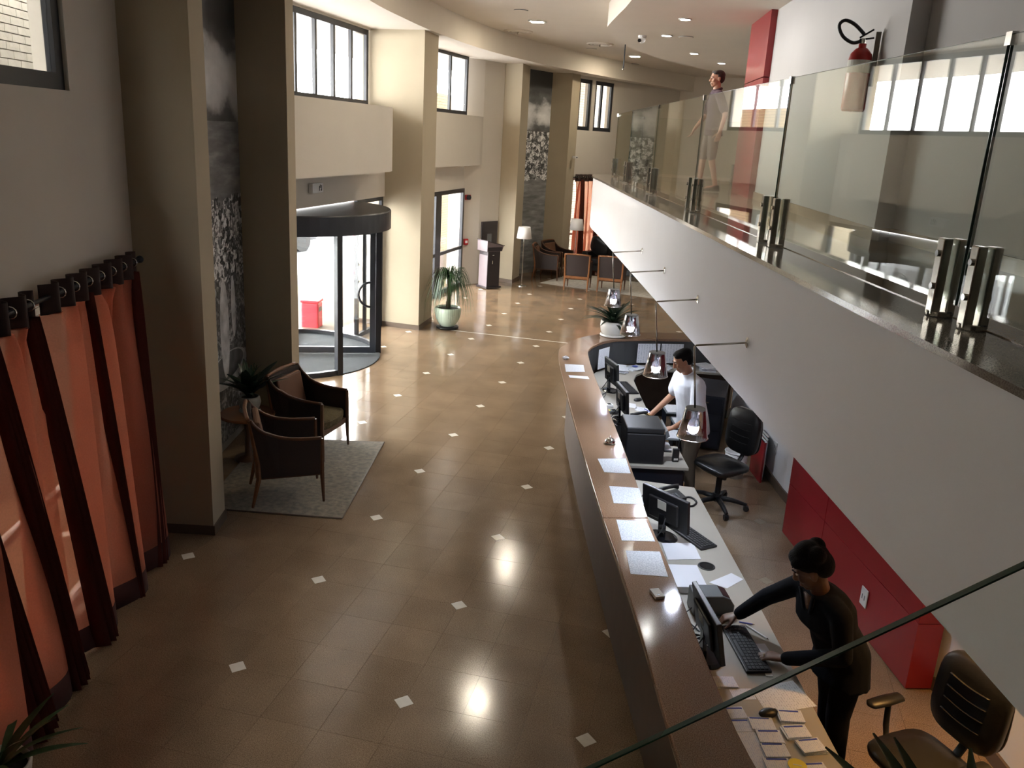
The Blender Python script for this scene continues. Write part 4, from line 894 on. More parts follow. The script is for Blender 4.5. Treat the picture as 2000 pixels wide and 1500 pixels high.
t = thing('yellow_card', 'round yellow card on the receipts at the picture bottom', 'card', (3.485, -.80, .768)); MB().lathe([(.045, 0), (.045, .002), (0, .002)], n=24).build('disc', M['yellow'], t); MB().box(-.02, .02, -.003, .003, .002, .0026).build('mark', M['cardgrey'], t)
for i, (p, q_, lab, c_) in enumerate((((3.28, .38), (3.40, .27), 'white ballpoint pen lying beside the keyboard', 'whitepl'), ((2.30, 4.43), (2.37, 4.35), 'blue ballpoint pen on the white form', 'blue'), ((3.24, .40), (3.32, .40), 'blue capped pen by the woman\'s wrist', 'blue'))):
    t = thing('pen', lab, 'pen'); a_, b_ = V((*p, .757)), V((*q_, .757)); MB().cyl(a_, b_, .0045, n=8).build('barrel', M[c_], t); MB().cyl(b_, b_+(b_-a_).normalized()*.014, .004, .001, 8).build('tip', M['steel'], t)
# back counter papers
for i, (p, q_, lab) in enumerate((((1.565, 5.70), (1.67, 5.92), 'white sheet pinned on the backsplash at the bend'), ((2.02, 6.272), (2.30, 6.395), 'white sheet pinned on the backsplash, middle one'), ((2.32, 6.405), (2.60, 6.515), 'white sheet pinned on the backsplash behind the clerk'))):
    a_, d_, L_ = seg(p, q_); nn = V((d_.y, -d_.x, 0)); a_ = a_+nn*.034; tag(MB().prism([a_[:2], (a_+d_*L_)[:2], (a_+d_*L_+nn*.002)[:2], (a_+nn*.002)[:2]], .79, 1.05).build('pinned_sheet', M['paper2']), lab, 'paper')
for i, (c, yw, n_, lab) in enumerate((((1.82, 5.90), 20, 4, 'heap of loose white papers at the bend of the desk'), ((2.03, 6.08), 35, 2, 'white and blue leaflets next to the paper heap'), ((2.36, 6.26), 15, 3, 'low stack of white papers on the back worktop'), ((2.95, 6.48), 12, 4, 'pile of white papers behind the clerk\'s shoulder'))):
    t = thing('paper_pile', lab, 'papers', (c[0], c[1], .75), R(yw), 'loose papers on the back worktop')
    for k in range(n_): MB().obox((rd.uniform(-.03, .03), rd.uniform(-.03, .03), .006+k*.013), (.105, 0, 0), (0, .14 if i < 1 or i == 3 else .08, 0), (0, 0, .0055)).build('sheet', M['paper2' if k % 2 else 'blank'], t, rot=(0, 0, rd.uniform(-.5, .5)))
    if i == 1: MB().lathe([(.04, .034), (.04, .0345), (0, .035)], n=20).build('blue_print', M['blue'], t)
for i, (x, y) in enumerate(((2.62, 4.62), (2.72, 4.95), (2.6, 5.2))):
    t = thing('document_tray', ['document tray under the desk, lowest one', 'document tray in the open shelf behind the desk', 'document tray nearest the back worktop'][i], 'tray', (x, y, .42+.06*i), R(15)); MB().box(-.12, .12, -.16, .16, 0, .008).build('tray', M['greyplastic'], t); MB().box(-.1, .1, -.14, .14, .009, .02).build('papers', M['paper2'], t)
    MB().box(-.11, -.1, -.1, .1, -.42-.06*i, 0).box(.1, .11, -.1, .1, -.42-.06*i, 0).build('stand', M['navy'], t)

# ================================================================== CHAIRS
def task_chair(label, loc, yaw, arms):
    """swivel chair facing local +Y"""
    t = thing('task_chair', label, 'office chair', loc, yaw)
    def rr(w_, d_, n=24, e=.5): return [(w_*math.copysign(abs(math.cos(a_))**e, math.cos(a_)), d_*math.copysign(abs(math.sin(a_))**e, math.sin(a_))) for a_ in [2*math.pi*j/n for j in range(n)]]
    MB().loft([[(x, y, z) for x, y in rr(w_, d_)] for w_, d_, z in ((.20, .19, .43), (.235, .225, .45), (.24, .23, .475), (.225, .215, .495), (.12, .11, .505))]).build('seat', M['blackleather'], t, smooth=True)
    MB().loft([[(x, y, z) for x, y in rr(w_, d_)] for w_, d_, z in ((.17, .16, .405), (.20, .19, .43))]).build('seat_pan', M['plastic'], t)
    def back(yo, z): return V((0, -.235-.10*(z-.55)+yo, z))
    rings = []
    for th_, k in ((-.03, .94), (-.02, 1), (.015, 1), (.035, .93), (.042, .6)):
        rings.append([V((x*k, 0, 0))+back(th_, .80+y*k) for x, y in rr(.215, .235, 28, .55)])
    bo = MB().loft(rings).build('backrest', M['blackleather'], t, smooth=True)
    for z_ in (.70, .77, .84, .91): MB().tube([V((x, 0, 0))+back(.043, z_-.012*math.cos(x*12)) for x in [-.12+.02*j for j in range(13)]], .011, 6, flat=.3).build('ridge', M['blackleather'], bo, smooth=True)
    MB().tube([back(-.035, .80)+V((.205*math.copysign(abs(math.cos(a_))**.55, math.cos(a_)), 0, .225*math.copysign(abs(math.sin(a_))**.55, math.sin(a_)))) for a_ in [2*math.pi*j/36 for j in range(37)]], .009, 6, False).build('back_trim', M['plastic'], bo, smooth=True)
    MB().tube([(0, -.05, .41), (0, -.22, .43), (0, -.29, .52), (0, -.30, .68)], .026, 8, flat=.5).build('back_bracket', M['plastic'], t, smooth=True)
    MB().cyl((0, 0, .10), (0, 0, .42), .03, n=16).cyl((0, 0, .08), (0, 0, .16), .045, n=16).build('gas_lift', M['plastic'], t); MB().cyl((-.1, .05, .36), (-.1, .05, .41), .03, n=10).build('tilt_knob', M['plastic'], t)
    for k in range(5):
        a_ = R(72*k+10); d_ = V((math.cos(a_), math.sin(a_), 0)); lg = MB().tube([d_*.03+V((0, 0, .11)), d_*.16+V((0, 0, .10)), d_*.30+V((0, 0, .07))], [.03, .026, .018], 8).build('base_leg', M['plastic'], t, smooth=True)
        nn = V((-d_.y, d_.x, 0)); MB().cyl(d_*.30+nn*.02+V((0, 0, .03)), d_*.30-nn*.02+V((0, 0, .03)), .03, n=14).build('caster', M['plastic'], lg)
    if arms:
        for sx in (-1, 1):
            ar = MB().tube([(sx*.15, -.02, .43), (sx*.27, -.02, .44), (sx*.285, -.02, .50), (sx*.28, .0, .66)], [.02, .022, .022, .02], 8, flat=.6).build('arm_post', M['plastic'], t, smooth=True)
            MB().loft([[(sx*.28+w_*math.cos(a_), .03+y, .67+h_*math.sin(a_)) for a_ in [2*math.pi*j/14 for j in range(14)]] for y, w_, h_ in ((-.125, .015, .008), (-.11, .036, .018), (0, .042, .02), (.10, .036, .018), (.12, .015, .008))]).build('arm_pad', M['plastic'], ar, smooth=True)
    return t
task_chair('black swivel task chair behind the clerk in the white polo', (3.165, 3.79, 0), R(135), False)
task_chair('black swivel task chair with arm pads in the warm light', (4.22, -.22, 0), R(125), True)

def armchair(label, loc, yaw, group=None, seatm='olive'):
    """wood framed tub armchair facing local +X"""
    t = thing('armchair', label, 'armchair', loc, yaw, group)
    pr_ = [(-.35, .88), (-.30, .81), (-.22, .745), (-.10, .69), (.04, .662), (.18, .655), (.30, .655)]
    for sy in (-1, 1):
        y0 = sy*.285; rows = [[(x, y0+(sy*.02 if x < -.2 else 0), z) for x, z in pr_], [(x+(.08 if x < -.2 else 0), y0, .30) for x, z in pr_]]
        MB().sheet(rows).build('side_panel', M['leather'], t, solid=.03, fix=False)
        MB().tube([(x, y0+(sy*.02 if x < -.2 else 0), z+.008) for x, z in smooth(pr_, 3)], .019, 8).build('arm_rail', M['wood'], t, smooth=True)
        MB().tube([(.30, y0, .66), (.30, y0, .32), (.315, y0, 0)], [.021, .024, .013], 6).build('leg', M['wood'], t)
        MB().tube([(-.355, sy*.30, .89), (-.29, sy*.29, .45), (-.285, sy*.285, .30), (-.35, sy*.285, 0)], [.022, .026, .027, .014], 6).build('leg', M['wood2'], t)
    MB().sheet([[(-.335-.015*math.cos(y*5), y, .875+.012*math.cos(y*5)) for y in [-.29+.058*j for j in range(11)]], [(-.255-.015*math.cos(y*5), y, .30) for y in [-.29+.058*j for j in range(11)]]]).build('backrest', M['leather'], t, solid=.035, fix=False)
    MB().tube([(-.365-.02*math.cos(y*5), y, .885+.012*math.cos(y*5)) for y in [-.30+.06*j for j in range(11)]], .02, 8).build('top_rail', M['wood2'], t, smooth=True)
    MB().bar((-.30, -.28, .33), (-.30, .28, .33), .03, .06).build('rear_rail', M['wood2'], t)
    MB().box(-.27, .30, -.27, .27, .27, .34).build('seat_frame', M['wood'], t, bevel=.01)
    MB().loft([[(x, y, z) for x, y in [(-.26*k, -.265*k), (.27*k, -.265*k), (.32*k, -.14*k), (.335*k, 0), (.32*k, .14*k), (.27*k, .265*k), (-.26*k, .265*k)]] for k, z in ((.97, .335), (1, .37), (1, .42), (.95, .45), (.6, .465))]).build('seat_cushion', M[seatm], t, smooth=False, bevel=.01)
    MB().obox((-.245, 0, .62), V((.03, 0, 0)), (0, .24, 0), V((-.045, 0, .22))).build('back_cushion', M['leather2'], t, bevel=.02)
    return t
ac = armchair('wooden armchair with its back to the viewer, standing on the grey rug', (-1.03, 2.60, .0145), R(33), 'lobby armchairs')
dup(ac, (-1.36, 3.74, .0145), R(-3), 'wooden armchair with an olive seat turned toward the entrance, beside the small table')
dup(ac, (-.27, 15.62, .0145), R(92), 'armchair with a brown framed back in the far group, beside the floor lamp'); dup(ac, (.55, 15.75, .0145), R(88), 'armchair with a brown framed back in the far group, half under the gallery')
dup(ac, (-1.28, 16.75, 0), R(5), 'dark armchair against the far mural, nearer one'); dup(ac, (-1.15, 17.55, 0), R(-20), 'dark armchair against the far mural, farther one')
# sofa with cushions
t = thing('sofa', 'black leather sofa piled with cushions under the gallery tip', 'sofa', (.55, 18.05, .0145), R(-24))
MB().box(-.9, .9, -.40, .42, .12, .30).build('base', M['blackleather'], t, bevel=.03)
for x in (-.44, .44): MB().box(x-.43, x+.43, -.42, .25, .30, .46).build('seat_cushion', M['blackleather'], t, bevel=.05, seg=3); MB().obox((x, .33, .66), (.43, 0, 0), (0, .10, .02), (0, .05, .24)).build('back_cushion', M['blackleather'], t, bevel=.06, seg=3)
for x in (-.98, .98): MB().box(x-.10, x+.10, -.42, .44, .10, .62).build('armrest', M['blackleather'], t, bevel=.05, seg=3)
for x in (-.9, .9):
    for y in (-.35, .35): MB().cyl((x, y, 0), (x, y, .12), .025, n=8).build('leg', M['wood'], t)
for i, (x, y, z, a_, b_) in enumerate(((-.12, 18.13, .78, 22, 20), (.56, 17.84, .80, -28, 22), (1.18, 17.55, .76, 8, 25))):
    b = MB().ell((0, 0, 0), (.30, .09, .28), 20, 12); b.v = [(math.copysign(abs(x_/.30)**.6*.30, x_), y_, math.copysign(abs(z_/.28)**.6*.28, z_)) for x_, y_, z_ in b.v]
    tag(b.build('cushion', M['blackleather'], smooth=True, loc=(x, y, z), rot=(R(b_), R(a_), R(-24))), ['black cushion tilted on the far sofa, by the curtain', 'black cushion standing on edge on the far sofa', 'flat black cushion at the front of the far sofa'][i], 'cushion', 'sofa cushions')
# rugs
def rug(label, poly, ma):
    t = thing('rug', label, 'rug'); MB().prism(poly, .001, .014).build('pile', M[ma], t, bevel=.004)
    MB().tube([(*p, .008) for p in poly+[poly[0]]], .008, 6, False).build('border', M['trim'], t); return t
rug('grey brown shaggy rug under the two armchairs', [(-.289, 2.259), (-.679, 4.24), (-2.05, 3.86), (-1.62, 2.02)], 'rug'); rug('pale rug under the far seating group', [(-1.30, 15.95), (1.9, 15.25), (2.3, 17.2), (-.75, 18.0)], 'rug2')
# side table
t = thing('side_table', 'round wooden side table between the two armchairs', 'table', (-1.86, 3.26, 0))
MB().lathe([(.27, .50), (.29, .51), (.29, .525), (.28, .535), (0, .535)], n=36).build('top', M['tablewood'], t)
MB().lathe([(.15, 0), (.15, .02), (.04, .05), (.03, .3), (.05, .49), (0, .5)], n=20).build('pedestal', M['wood'], t, smooth=True)
# floor lamps
def flamp(label, x, y, h):
    t = thing('floor_lamp', label, 'lamp', (x, y, 0)); MB().lathe([(.13, 0), (.13, .012), (.03, .03), (.012, .05), (0, .05)], n=24).build('base', M['chrome'], t); MB().cyl((0, 0, .04), (0, 0, h-.1), .009, n=10).build('pole', M['chrome'], t)
    MB().lathe([(.185, h-.28), (.145, h), (.142, h), (.182, h-.28)], n=28).build('shade', M['shade'], t, smooth=True); MB().cyl((0, 0, h-.12), (0, 0, h-.04), .02, n=10).build('socket', M['whitepl'], t); return t
flamp('chrome floor lamp with a white drum shade beside the far pillar', -1.63, 15.40, 1.45); flamp('chrome floor lamp with a grey shade in front of the far red curtain', -.62, 17.05, 1.58)
# podium and wall board
t = thing('podium', 'plum and black lectern with a slanted top beside the far pier', 'lectern', (-2.30, 14.72, 0), R(-38))
MB().box(-.20, .22, -.22, .22, .02, .06).build('foot', M['plumdark'], t); bo = MB().box(-.17, .17, -.17, .19, .06, .92).build('body', M['plumdark'], t, bevel=.003)
MB().box(-.174, -.17, -.17, .19, .06, .72).build('side_panel', M['plum'], t); MB().box(.20, .204, -.21, .21, .91, 1.0).build('cheek', M['plumdark'], t); MB().box(-.17, .16, -.176, -.17, .06, .80).build('front_panel', M['plum'], t)
MB().loft([[(x, -.22, .90), (x, .22, .90), (x, .26, 1.02), (x, -.22, 1.14)] for x in (-.20, .20)]).build('head', M['plum'], t); MB().loft([[(x, -.23, 1.145), (x, .28, 1.02), (x, .28, 1.035), (x, -.23, 1.16)] for x in (-.22, .22)]).build('slanted_top', M['plumdark'], t)
MB().box(.172, .19, -.05, .0, .80, .815).build('handle', M['chrome'], t); MB().box(.172, .185, -.05, -.03, .6, .68).build('lock', M['chrome'], t)
a_, d_, L_ = seg((-2.70, 15.1), (-2.39, 15.72)); nn = V((d_.y, -d_.x, 0))
t = thing('notice_board', 'black notice board on the white pier behind the lectern', 'board', tuple(a_+d_*.36+nn*.004+V((0, 0, 1.15))), math.atan2(d_.y, d_.x))
MB().box(-.29, .29, -.03, 0, -.36, .36).build('panel', M['plumdark'], t, bevel=.004); MB().box(-.08, .08, -.032, -.03, -.16, .06).build('sheet', M['greyplastic'], t)
a_, d_, L_ = seg((-3.02, 14.66), (-2.70, 15.1)); nn = V((d_.y, -d_.x, 0))
t = thing('fire_call_point', 'small red fire call point beside the side door', 'fire alarm', tuple(a_+d_*.14+nn*.002+V((0, 0, 1.05))), math.atan2(d_.y, d_.x)); MB().box(-.06, .06, -.05, 0, -.07, .07).build('case', M['redext'], t, bevel=.006); MB().box(-.035, .035, -.052, -.05, -.03, .03).build('glass', M['whitepl'], t)
t = thing('alarm_sounder', 'dark round alarm sounder above the fire call point', 'fire alarm', tuple(a_+d_*.16+nn*.002+V((0, 0, 2.1))), math.atan2(d_.y, d_.x)); MB().box(-.08, .08, -.04, 0, -.06, .06).build('base', M['redext'], t, bevel=.01); MB().lathe([(.06, 0), (.055, .04), (0, .045)], ax=(0, -1, 0), c=(0, -.04, 0), n=18).build('horn', M['plastic'], t)
t = thing('security_camera', 'small white camera on the far pillar edge', 'security camera', (-1.02, 18.12, 3.1), R(60)); MB().box(-.05, .05, -.12, .0, -.03, .03).build('body', M['whitepl'], t, bevel=.01); MB().cyl((0, -.12, 0), (0, -.13, 0), .02, n=12).build('lens', M['gloss'], t)

# ================================================================== PLANTS
def leaf_mesh(name, ma, L_=1, wd=.12, droop=.35, n=8, fold=.25):
    rows = []
    for i in range(n+1):
        f = i/n; w_ = wd*(math.sin(math.pi*min(1, f*.92+.05))**.8)*.5+.004*(1-f); y = L_*f*(1-.12*droop*f); z = -droop*L_*f*f*.8
        rows.append([(-w_, y, z+fold*w_), (0, y, z), (w_, y, z+fold*w_)])
    return MB().sheet(rows).mesh(name, ma, True)
def leafy(root, me, n, c, l0, l1, el0, el1, rd, name='leaf'):
    for k in range(n):
        f = k/max(1, n-1); az = k*2.39996+rd.uniform(-.3, .3); el = R(el0+(el1-el0)*f+rd.uniform(-8, 8)); s = rd.uniform(l0, l1)
        o = bpy.data.objects.new(name, me); COL.objects.link(o); o.parent = root; o.location = (c[0]+.015*math.cos(az), c[1]+.015*math.sin(az), c[2]); o.scale = (s, s, s); o.rotation_euler = (el, rd.uniform(-.2, .2), az)
rd = random.Random(11)
t = thing('potted_palm', 'drooping ponytail palm in a pale green glazed pot beside the entrance pillar', 'potted plant', (-1.85, 10.2, 0))
MB().lathe([(.17, 0), (.21, .02), (.21, .045), (.16, .05)], n=32).build('saucer', M['plastic'], t); MB().lathe([(.12, .045), (.16, .08), (.225, .20), (.25, .32), (.245, .39), (.232, .41), (.22, .405), (.22, .37), (0, .37)], n=36).build('pot', M['potgreen'], t, smooth=True)
MB().lathe([(.218, .375), (.18, .385), (0, .39)], n=24).build('soil', M['soil'], t); MB().tube([(0, 0, .40), (.01, 0, .6), (0, .01, .82), (.0, .0, .95)], [.045, .035, .028, .03], 10).build('trunk', M['bark'], t, smooth=True)
lv = MB()
for k in range(230):
    az = rd.uniform(0, 6.283); up = rd.uniform(.05, .24); out = rd.uniform(.26, .56); dn = rd.uniform(.2, .78); d_ = V((math.cos(az), math.sin(az), 0)); s_ = V((-d_.y, d_.x, 0)); rows = []
    for i in range(9):
        f = i/8; p = V((0, 0, .93))+d_*out*(1-(1-f)**1.8)+V((0, 0, up*math.sin(math.pi*min(1, f*1.5))*1.2-dn*f**2.2)); w_ = .0075*(1-f*.85)
        rows.append([p-s_*w_, p+s_*w_+V((0, 0, .003))])
    lv.sheet(rows)
lv.build('leaves', M['leaf'], t, smooth=True, fix=False)['kind'] = 'stuff'
t = thing('potted_plant', 'dark leafy plant in a white ribbed bowl on the counter bend', 'potted plant', (1.68, 6.33, 1.10))
MB().lathe([(.15, 0), (.17, .01), (.165, .03), (.12, .03)], n=32).build('saucer', M['potwhite'], t)
b = MB().lathe([(.13, .025), (.16, .06), (.172, .14), (.168, .20), (.155, .205), (.15, .18), (0, .17)], n=48); b.v = [(x*(1+.02*math.cos(24*math.atan2(y, x))), y*(1+.02*math.cos(24*math.atan2(y, x))), z) for x, y, z in b.v]; b.build('pot', M['potwhite'], t, smooth=True); MB().lathe([(.148, .172), (.1, .19), (0, .195)], n=20).build('soil', M['soil'], t)
leafy(t, leaf_mesh('leaf', M['leafdark'], 1, .13, .55), 34, (0, 0, .17), .32, .50, 78, 18, rd)
t = thing('potted_lily', 'leafy plant in a round pale pot on the wooden side table', 'potted plant', (-1.87, 3.33, .535))
MB().lathe([(.10, 0), (.115, .006), (.11, .018), (.08, .018)], n=28).build('saucer', M['potgrey'], t); MB().lathe([(.07, .016), (.105, .05), (.12, .10), (.11, .155), (.098, .17), (.09, .165), (.09, .15), (0, .145)], n=32).build('pot', M['potgrey'], t, smooth=True); MB().lathe([(.088, .15), (0, .16)], n=16).build('soil', M['soil'], t)
leafy(t, leaf_mesh('leaf', M['leafdark'], 1, .20, .45), 36, (0, 0, .16), .24, .50, 86, 38, rd)
for k in range(5):
    az = rd.uniform(0, 6.28); MB().tube([(0, 0, .15), (.05*math.cos(az), .05*math.sin(az), .4), (.09*math.cos(az), .09*math.sin(az), .52)], .004, 5).build('stem', M['leaf'], t)
t = thing('potted_agave', 'agave with stiff grey green leaves at the picture bottom, before the spare task chair', 'potted plant', (4.10, -1.42, 0))
MB().lathe([(.13, 0), (.16, .02), (.20, .50), (.19, .52), (.175, .48), (0, .48)], n=28).build('pot', M['potwhite'], t, smooth=True); MB().lathe([(.173, .485), (0, .50)], n=16).build('soil', M['soil'], t); MB().tube([(0, 0, .48), (0, 0, .80)], [.05, .04], 8).build('stalk', M['bark'], t)
lm = leaf_mesh('leaf', M['leaf2'], 1, .15, .06, 8, .5)
for tip in ((-.56, .34, 1.14), (-.36, .42, 1.19), (-.28, .40, 1.20), (-.02, .34, 1.12), (.02, .42, 1.20), (-.45, .10, 1.05), (.35, .2, 1.1), (.3, -.3, 1.1), (-.3, -.35, 1.05), (.0, -.4, 1.15), (-.15, .30, 1.05), (.14, .26, 1.18)):
    dv = V(tip)-V((0, 0, .76)); o = bpy.data.objects.new('leaf', lm); COL.objects.link(o); o.parent = t; o.location = (0, 0, .76); s_ = dv.length; o.scale = (s_*.8, s_, s_)
    yv = dv.normalized(); xv = yv.cross(V((0, 0, 1))).normalized(); zv = xv.cross(yv); o.rotation_euler = Matrix((xv, yv, zv)).transposed().to_euler()
t = thing('potted_fern', 'green strap-leaved plant at the foot of the near curtain', 'potted plant', (-.47, -1.46, 0))
MB().lathe([(.10, 0), (.12, .02), (.16, .30), (.15, .32), (.14, .28), (0, .28)], n=24).build('pot', M['potwhite'], t, smooth=True); MB().lathe([(.138, .285), (0, .30)], n=16).build('soil', M['soil'], t)
leafy(t, leaf_mesh('leaf', M['leaf'], 1, .09, .6), 22, (0, 0, .29), .30, .44, 75, 20, rd)

# ================================================================== PEOPLE
def ringv(c, ax, ay, w_, d_, n=18, e=.8):
    return [V(c)+ax*w_*math.copysign(abs(math.cos(a_))**e, math.cos(a_))+ay*d_*math.copysign(abs(math.sin(a_))**e, math.sin(a_)) for a_ in [2*math.pi*j/n for j in range(n)]]
def fuse(o, vox, it=4, f=.5):
    r_ = o.modifiers.new('fuse', 'REMESH'); r_.mode = 'VOXEL'; r_.voxel_size = vox; r_.use_smooth_shade = True
    s_ = o.modifiers.new('relax', 'SMOOTH'); s_.factor = f; s_.iterations = it
    return o
def hand(b, wr, dr, pn, th, curl=25, sz=1.0):
    """palm and five fingers: wr wrist, dr pointing direction, pn palm normal (down for a flat hand), th side of the thumb"""
    dr = V(dr).normalized(); pn = V(pn); pn = (pn-dr*pn.dot(dr)).normalized(); sd = V(th); sd = (sd-dr*sd.dot(dr)-pn*sd.dot(pn)).normalized(); wr = V(wr)
    k = wr+dr*.085*sz
    b.loft([ringv(wr-dr*.01, sd, pn, .024*sz, .018*sz), ringv(wr+dr*.03*sz, sd, pn, .034*sz, .016*sz), ringv(wr+dr*.075*sz, sd, pn, .040*sz, .013*sz), ringv(k+dr*.008, sd, pn, .036*sz, .010*sz)])
    for i, (o, L_) in enumerate(((.030, .072), (.010, .082), (-.011, .075), (-.031, .058))):
        p = k+sd*o*sz; a_ = 0; q0 = p-dr*.01
        for j, fr in enumerate((.45, .3, .25)):
            a_ += R(curl*(1.0 if j == 0 else .8)+i*3); dd = dr*math.cos(a_)+pn*math.sin(a_)+sd*(o*.9); q1 = q0+dd.normalized()*L_*fr*sz*1.1; b.cap(q0, q1, (.0092-.0008*j)*sz, (.0086-.001*j)*sz, 8); q0 = q1
    q0 = wr+dr*.028*sz+sd*.028*sz
    for j, (L_, sp_) in enumerate(((.035, 1.0), (.03, .55), (.024, .3))):
        dd = (dr+sd*sp_+pn*.35).normalized(); q1 = q0+dd*L_*sz; b.cap(q0, q1, (.0125-.0015*j)*sz, (.011-.0015*j)*sz, 8); q0 = q1
def person(label, J, skin, top, low, hairf, sleeve='long', legs='long', vneck=False, female=False, extra=None, bulk=1.0):
    base = V(J['base']); root = thing('person', label, 'person', tuple(base)); P = {k: V(v)-base for k, v in J.items() if k not in ('curl', 'hd')}
    lat = (P['shR']-P['shL']).normalized(); up = (P['neck']-P['pelvis']).normalized(); fr = up.cross(lat).normalized()*-1
    if fr.dot(V(J['face'])) < 0: fr = -fr
    f2 = V(J['face']).normalized(); hu = V(J['hup']).normalized(); hs = hu.cross(f2).normalized(); f2 = hs.cross(hu).normalized()
    bd = MB(); hc = P['head']
    Hm = Matrix((hs, f2, hu)).transposed()
    H = lambda x, y, z: hc+Hm @ V((x, y, z))
    # torso and limbs
    def spine(t_): return P['pelvis'].lerp(P['neck'], t_)
    bust = .018 if female else 0
    tor = lambda g: [ringv(spine(-.12), lat, fr, .10+g, .09+g), ringv(spine(0), lat, fr, .155+g, .105+g), ringv(spine(.2), lat, fr, .145+g, .10+g), ringv(spine(.42), lat, fr, (.125 if female else .138)+g, .09+g), ringv(spine(.68)+fr*bust*.6, lat, fr, .150+g, .105+bust+g), ringv(spine(.86), lat, fr, .155+g, .09+g), ringv(spine(.97), lat, fr, .10+g, .065+g), ringv(spine(1.0), lat, fr, .055, .05)]
    bd.loft(tor(0)); bd.cap(spine(.97), hc-hu*.05-f2*.015, .056, .050)
    for s in 'LR':
        bd.ell(P['sh'+s], (.055,)*3); bd.cap(spine(.9).lerp(P['sh'+s], .5), P['sh'+s], .062, .052); bd.cap(P['sh'+s], P['el'+s], .047, .037); bd.cap(P['el'+s], P['wr'+s], .038, .025)
        h_ = spine(0)+lat*(.085 if s == 'R' else -.085); bd.cap(h_-V((0, 0, .02)), P['kn'+s], .082, .052); bd.cap(P['kn'+s], P['an'+s], .052, .033)
        bd.cap(P['an'+s]-V((0, 0, .03)), P['an'+s]+V((*V(J['toe'])[:2], 0)).normalized()*.14-V((0, 0, .05)), .036, .03)
        hd = J['hd'][s]; hand(bd, P['wr'+s], hd[0], hd[1], hd[2], J.get('curl', {}).get(s, 22))
    # head: skull, jaw, nose, brow, cheeks, lips, ears
    bd.ell(H(0, -.012, .028), (.074, .094, .088), 20, 14, Hm); bd.ell(H(0, .018, -.035), (.058, .066, .072), 18, 12, Hm); bd.ell(H(0, .052, -.088), (.028, .024, .022), 12, 8, Hm)
    bd.cap(H(0, .082, .018), H(0, .100, -.026), .009, .014); bd.ell(H(.011, .092, -.03), (.009, .010, .008), 8, 6, Hm); bd.ell(H(-.011, .092, -.03), (.009, .010, .008), 8, 6, Hm)
    for s in (-1, 1):
        bd.cap(H(s*.014, .080, .030), H(s*.046, .066, .030), .010, .009); bd.ell(H(s*.04, .055, -.02), (.022, .022, .024), 10, 8, Hm); bd.ell(H(s*.076, -.012, -.005), (.010, .020, .032), 10, 8, Hm); bd.ell(H(s*.082, -.018, .01), (.006, .014, .016), 8, 6, Hm)
    bd.cap(H(-.02, .076, -.058), H(.02, .076, -.058), .009, .009); bd.cap(H(-.016, .076, -.070), H(.016, .076, -.070), .009, .009)
    fuse(bd.build('body', M[skin], root, fix=False), .0065, 3)
    for s in (-1, 1):
        e_ = MB().ell(H(s*.030, .073, .012), (.013, .008, .007), 10, 8, Hm).build('eye', M['eyew'], root, smooth=True); MB().ell(H(s*.030, .080, .011), (.006, .003, .006), 8, 6, Hm).build('iris', M['eyed'], e_, smooth=True)
        MB().cap(H(s*.014, .089, .034), H(s*.048, .072, .034), .005, .003, 6).build('eyebrow', M[hairf[1]], root, smooth=True)
    MB().cap(H(-.017, .083, -.064), H(.017, .083, -.064), .0045, .0045, 6).build('lips', M['lip'], root, smooth=True)
    # hair
    hb = MB()
    for c, r_ in hairf[0]: hb.ell(H(*c), r_, 16, 12, Hm)
    ho = fuse(hb.build('hair', M[hairf[1]], root, fix=False), .007, 2)
    # top
    tb_ = MB(); g = .012+.16*(bulk-1)
    hem = V((0, 0, -.17 if sleeve == 'long' else -.10)); f0 = V((fr.x, fr.y, 0)).normalized()
    tb_.loft([ringv(spine(0)+hem-f0*.01, lat, f0, .165+g, .118+g)]+tor(g)[1:6]+[ringv(spine(.965), lat, fr, .11, .078), ringv(spine(1.0)+up*.012, lat, fr, .070, .064)])
    for s in 'LR':
        tb_.cap(spine(.9).lerp(P['sh'+s], .45), P['sh'+s], .068, .062)
        if sleeve == 'long': tb_.cap(P['sh'+s], P['el'+s], .062, .052); tb_.cap(P['el'+s], P['el'+s].lerp(P['wr'+s], .93), .052, .040)
        else: tb_.cap(P['sh'+s], P['sh'+s].lerp(P['el'+s], .72), .063*bulk, .066*bulk)
    to = fuse(tb_.build('jacket' if sleeve == 'long' else 'shirt', M[top], root, fix=False), .010, 5)
    nb = spine(.97)
    if vneck:
        MB().sheet([[nb+lat*x*.03*(1-k)+fr*(.075+.045*k)-up*(.13*k-.035) for x in (-1, 0, 1)] for k in (0, .5, 1)]).build('neckline', M[skin], root, smooth=True, fix=False, solid=.012)
        for s in (-1, 1): MB().sheet([[nb+lat*s*(.04*(1-k)+.004)+fr*(.078+.05*k)-up*(.15*k-.05)+(lat*s*.028 if q_ else V((0, 0, 0))) for q_ in (0, 1)] for k in (0, .33, .66, 1)]).build('lapel', M[top], root, smooth=True, fix=False, solid=.006)
    else:
        MB().tube([spine(1.0)+up*.008+lat*.068*math.cos(a_)+fr*(.064*math.sin(a_)-.004)-up*.022*math.sin(a_) for a_ in [2*math.pi*j/20 for j in range(21)]], .013, 6, False, flat=1.5).build('collar', M[top], root, smooth=True)
        MB().sheet([[spine(.93)+lat*x*.014+fr*.092, spine(.72)+lat*x*.012+fr*.126] for x in (-1, 1)]).build('placket', M[top], root, fix=False, solid=.006)
    # trousers
    lb = MB(); lb.loft([ringv(spine(-.14), lat, fr, .13, .105), ringv(spine(0), lat, fr, .165, .115), ringv(spine(.16), lat, fr, .153, .108)])
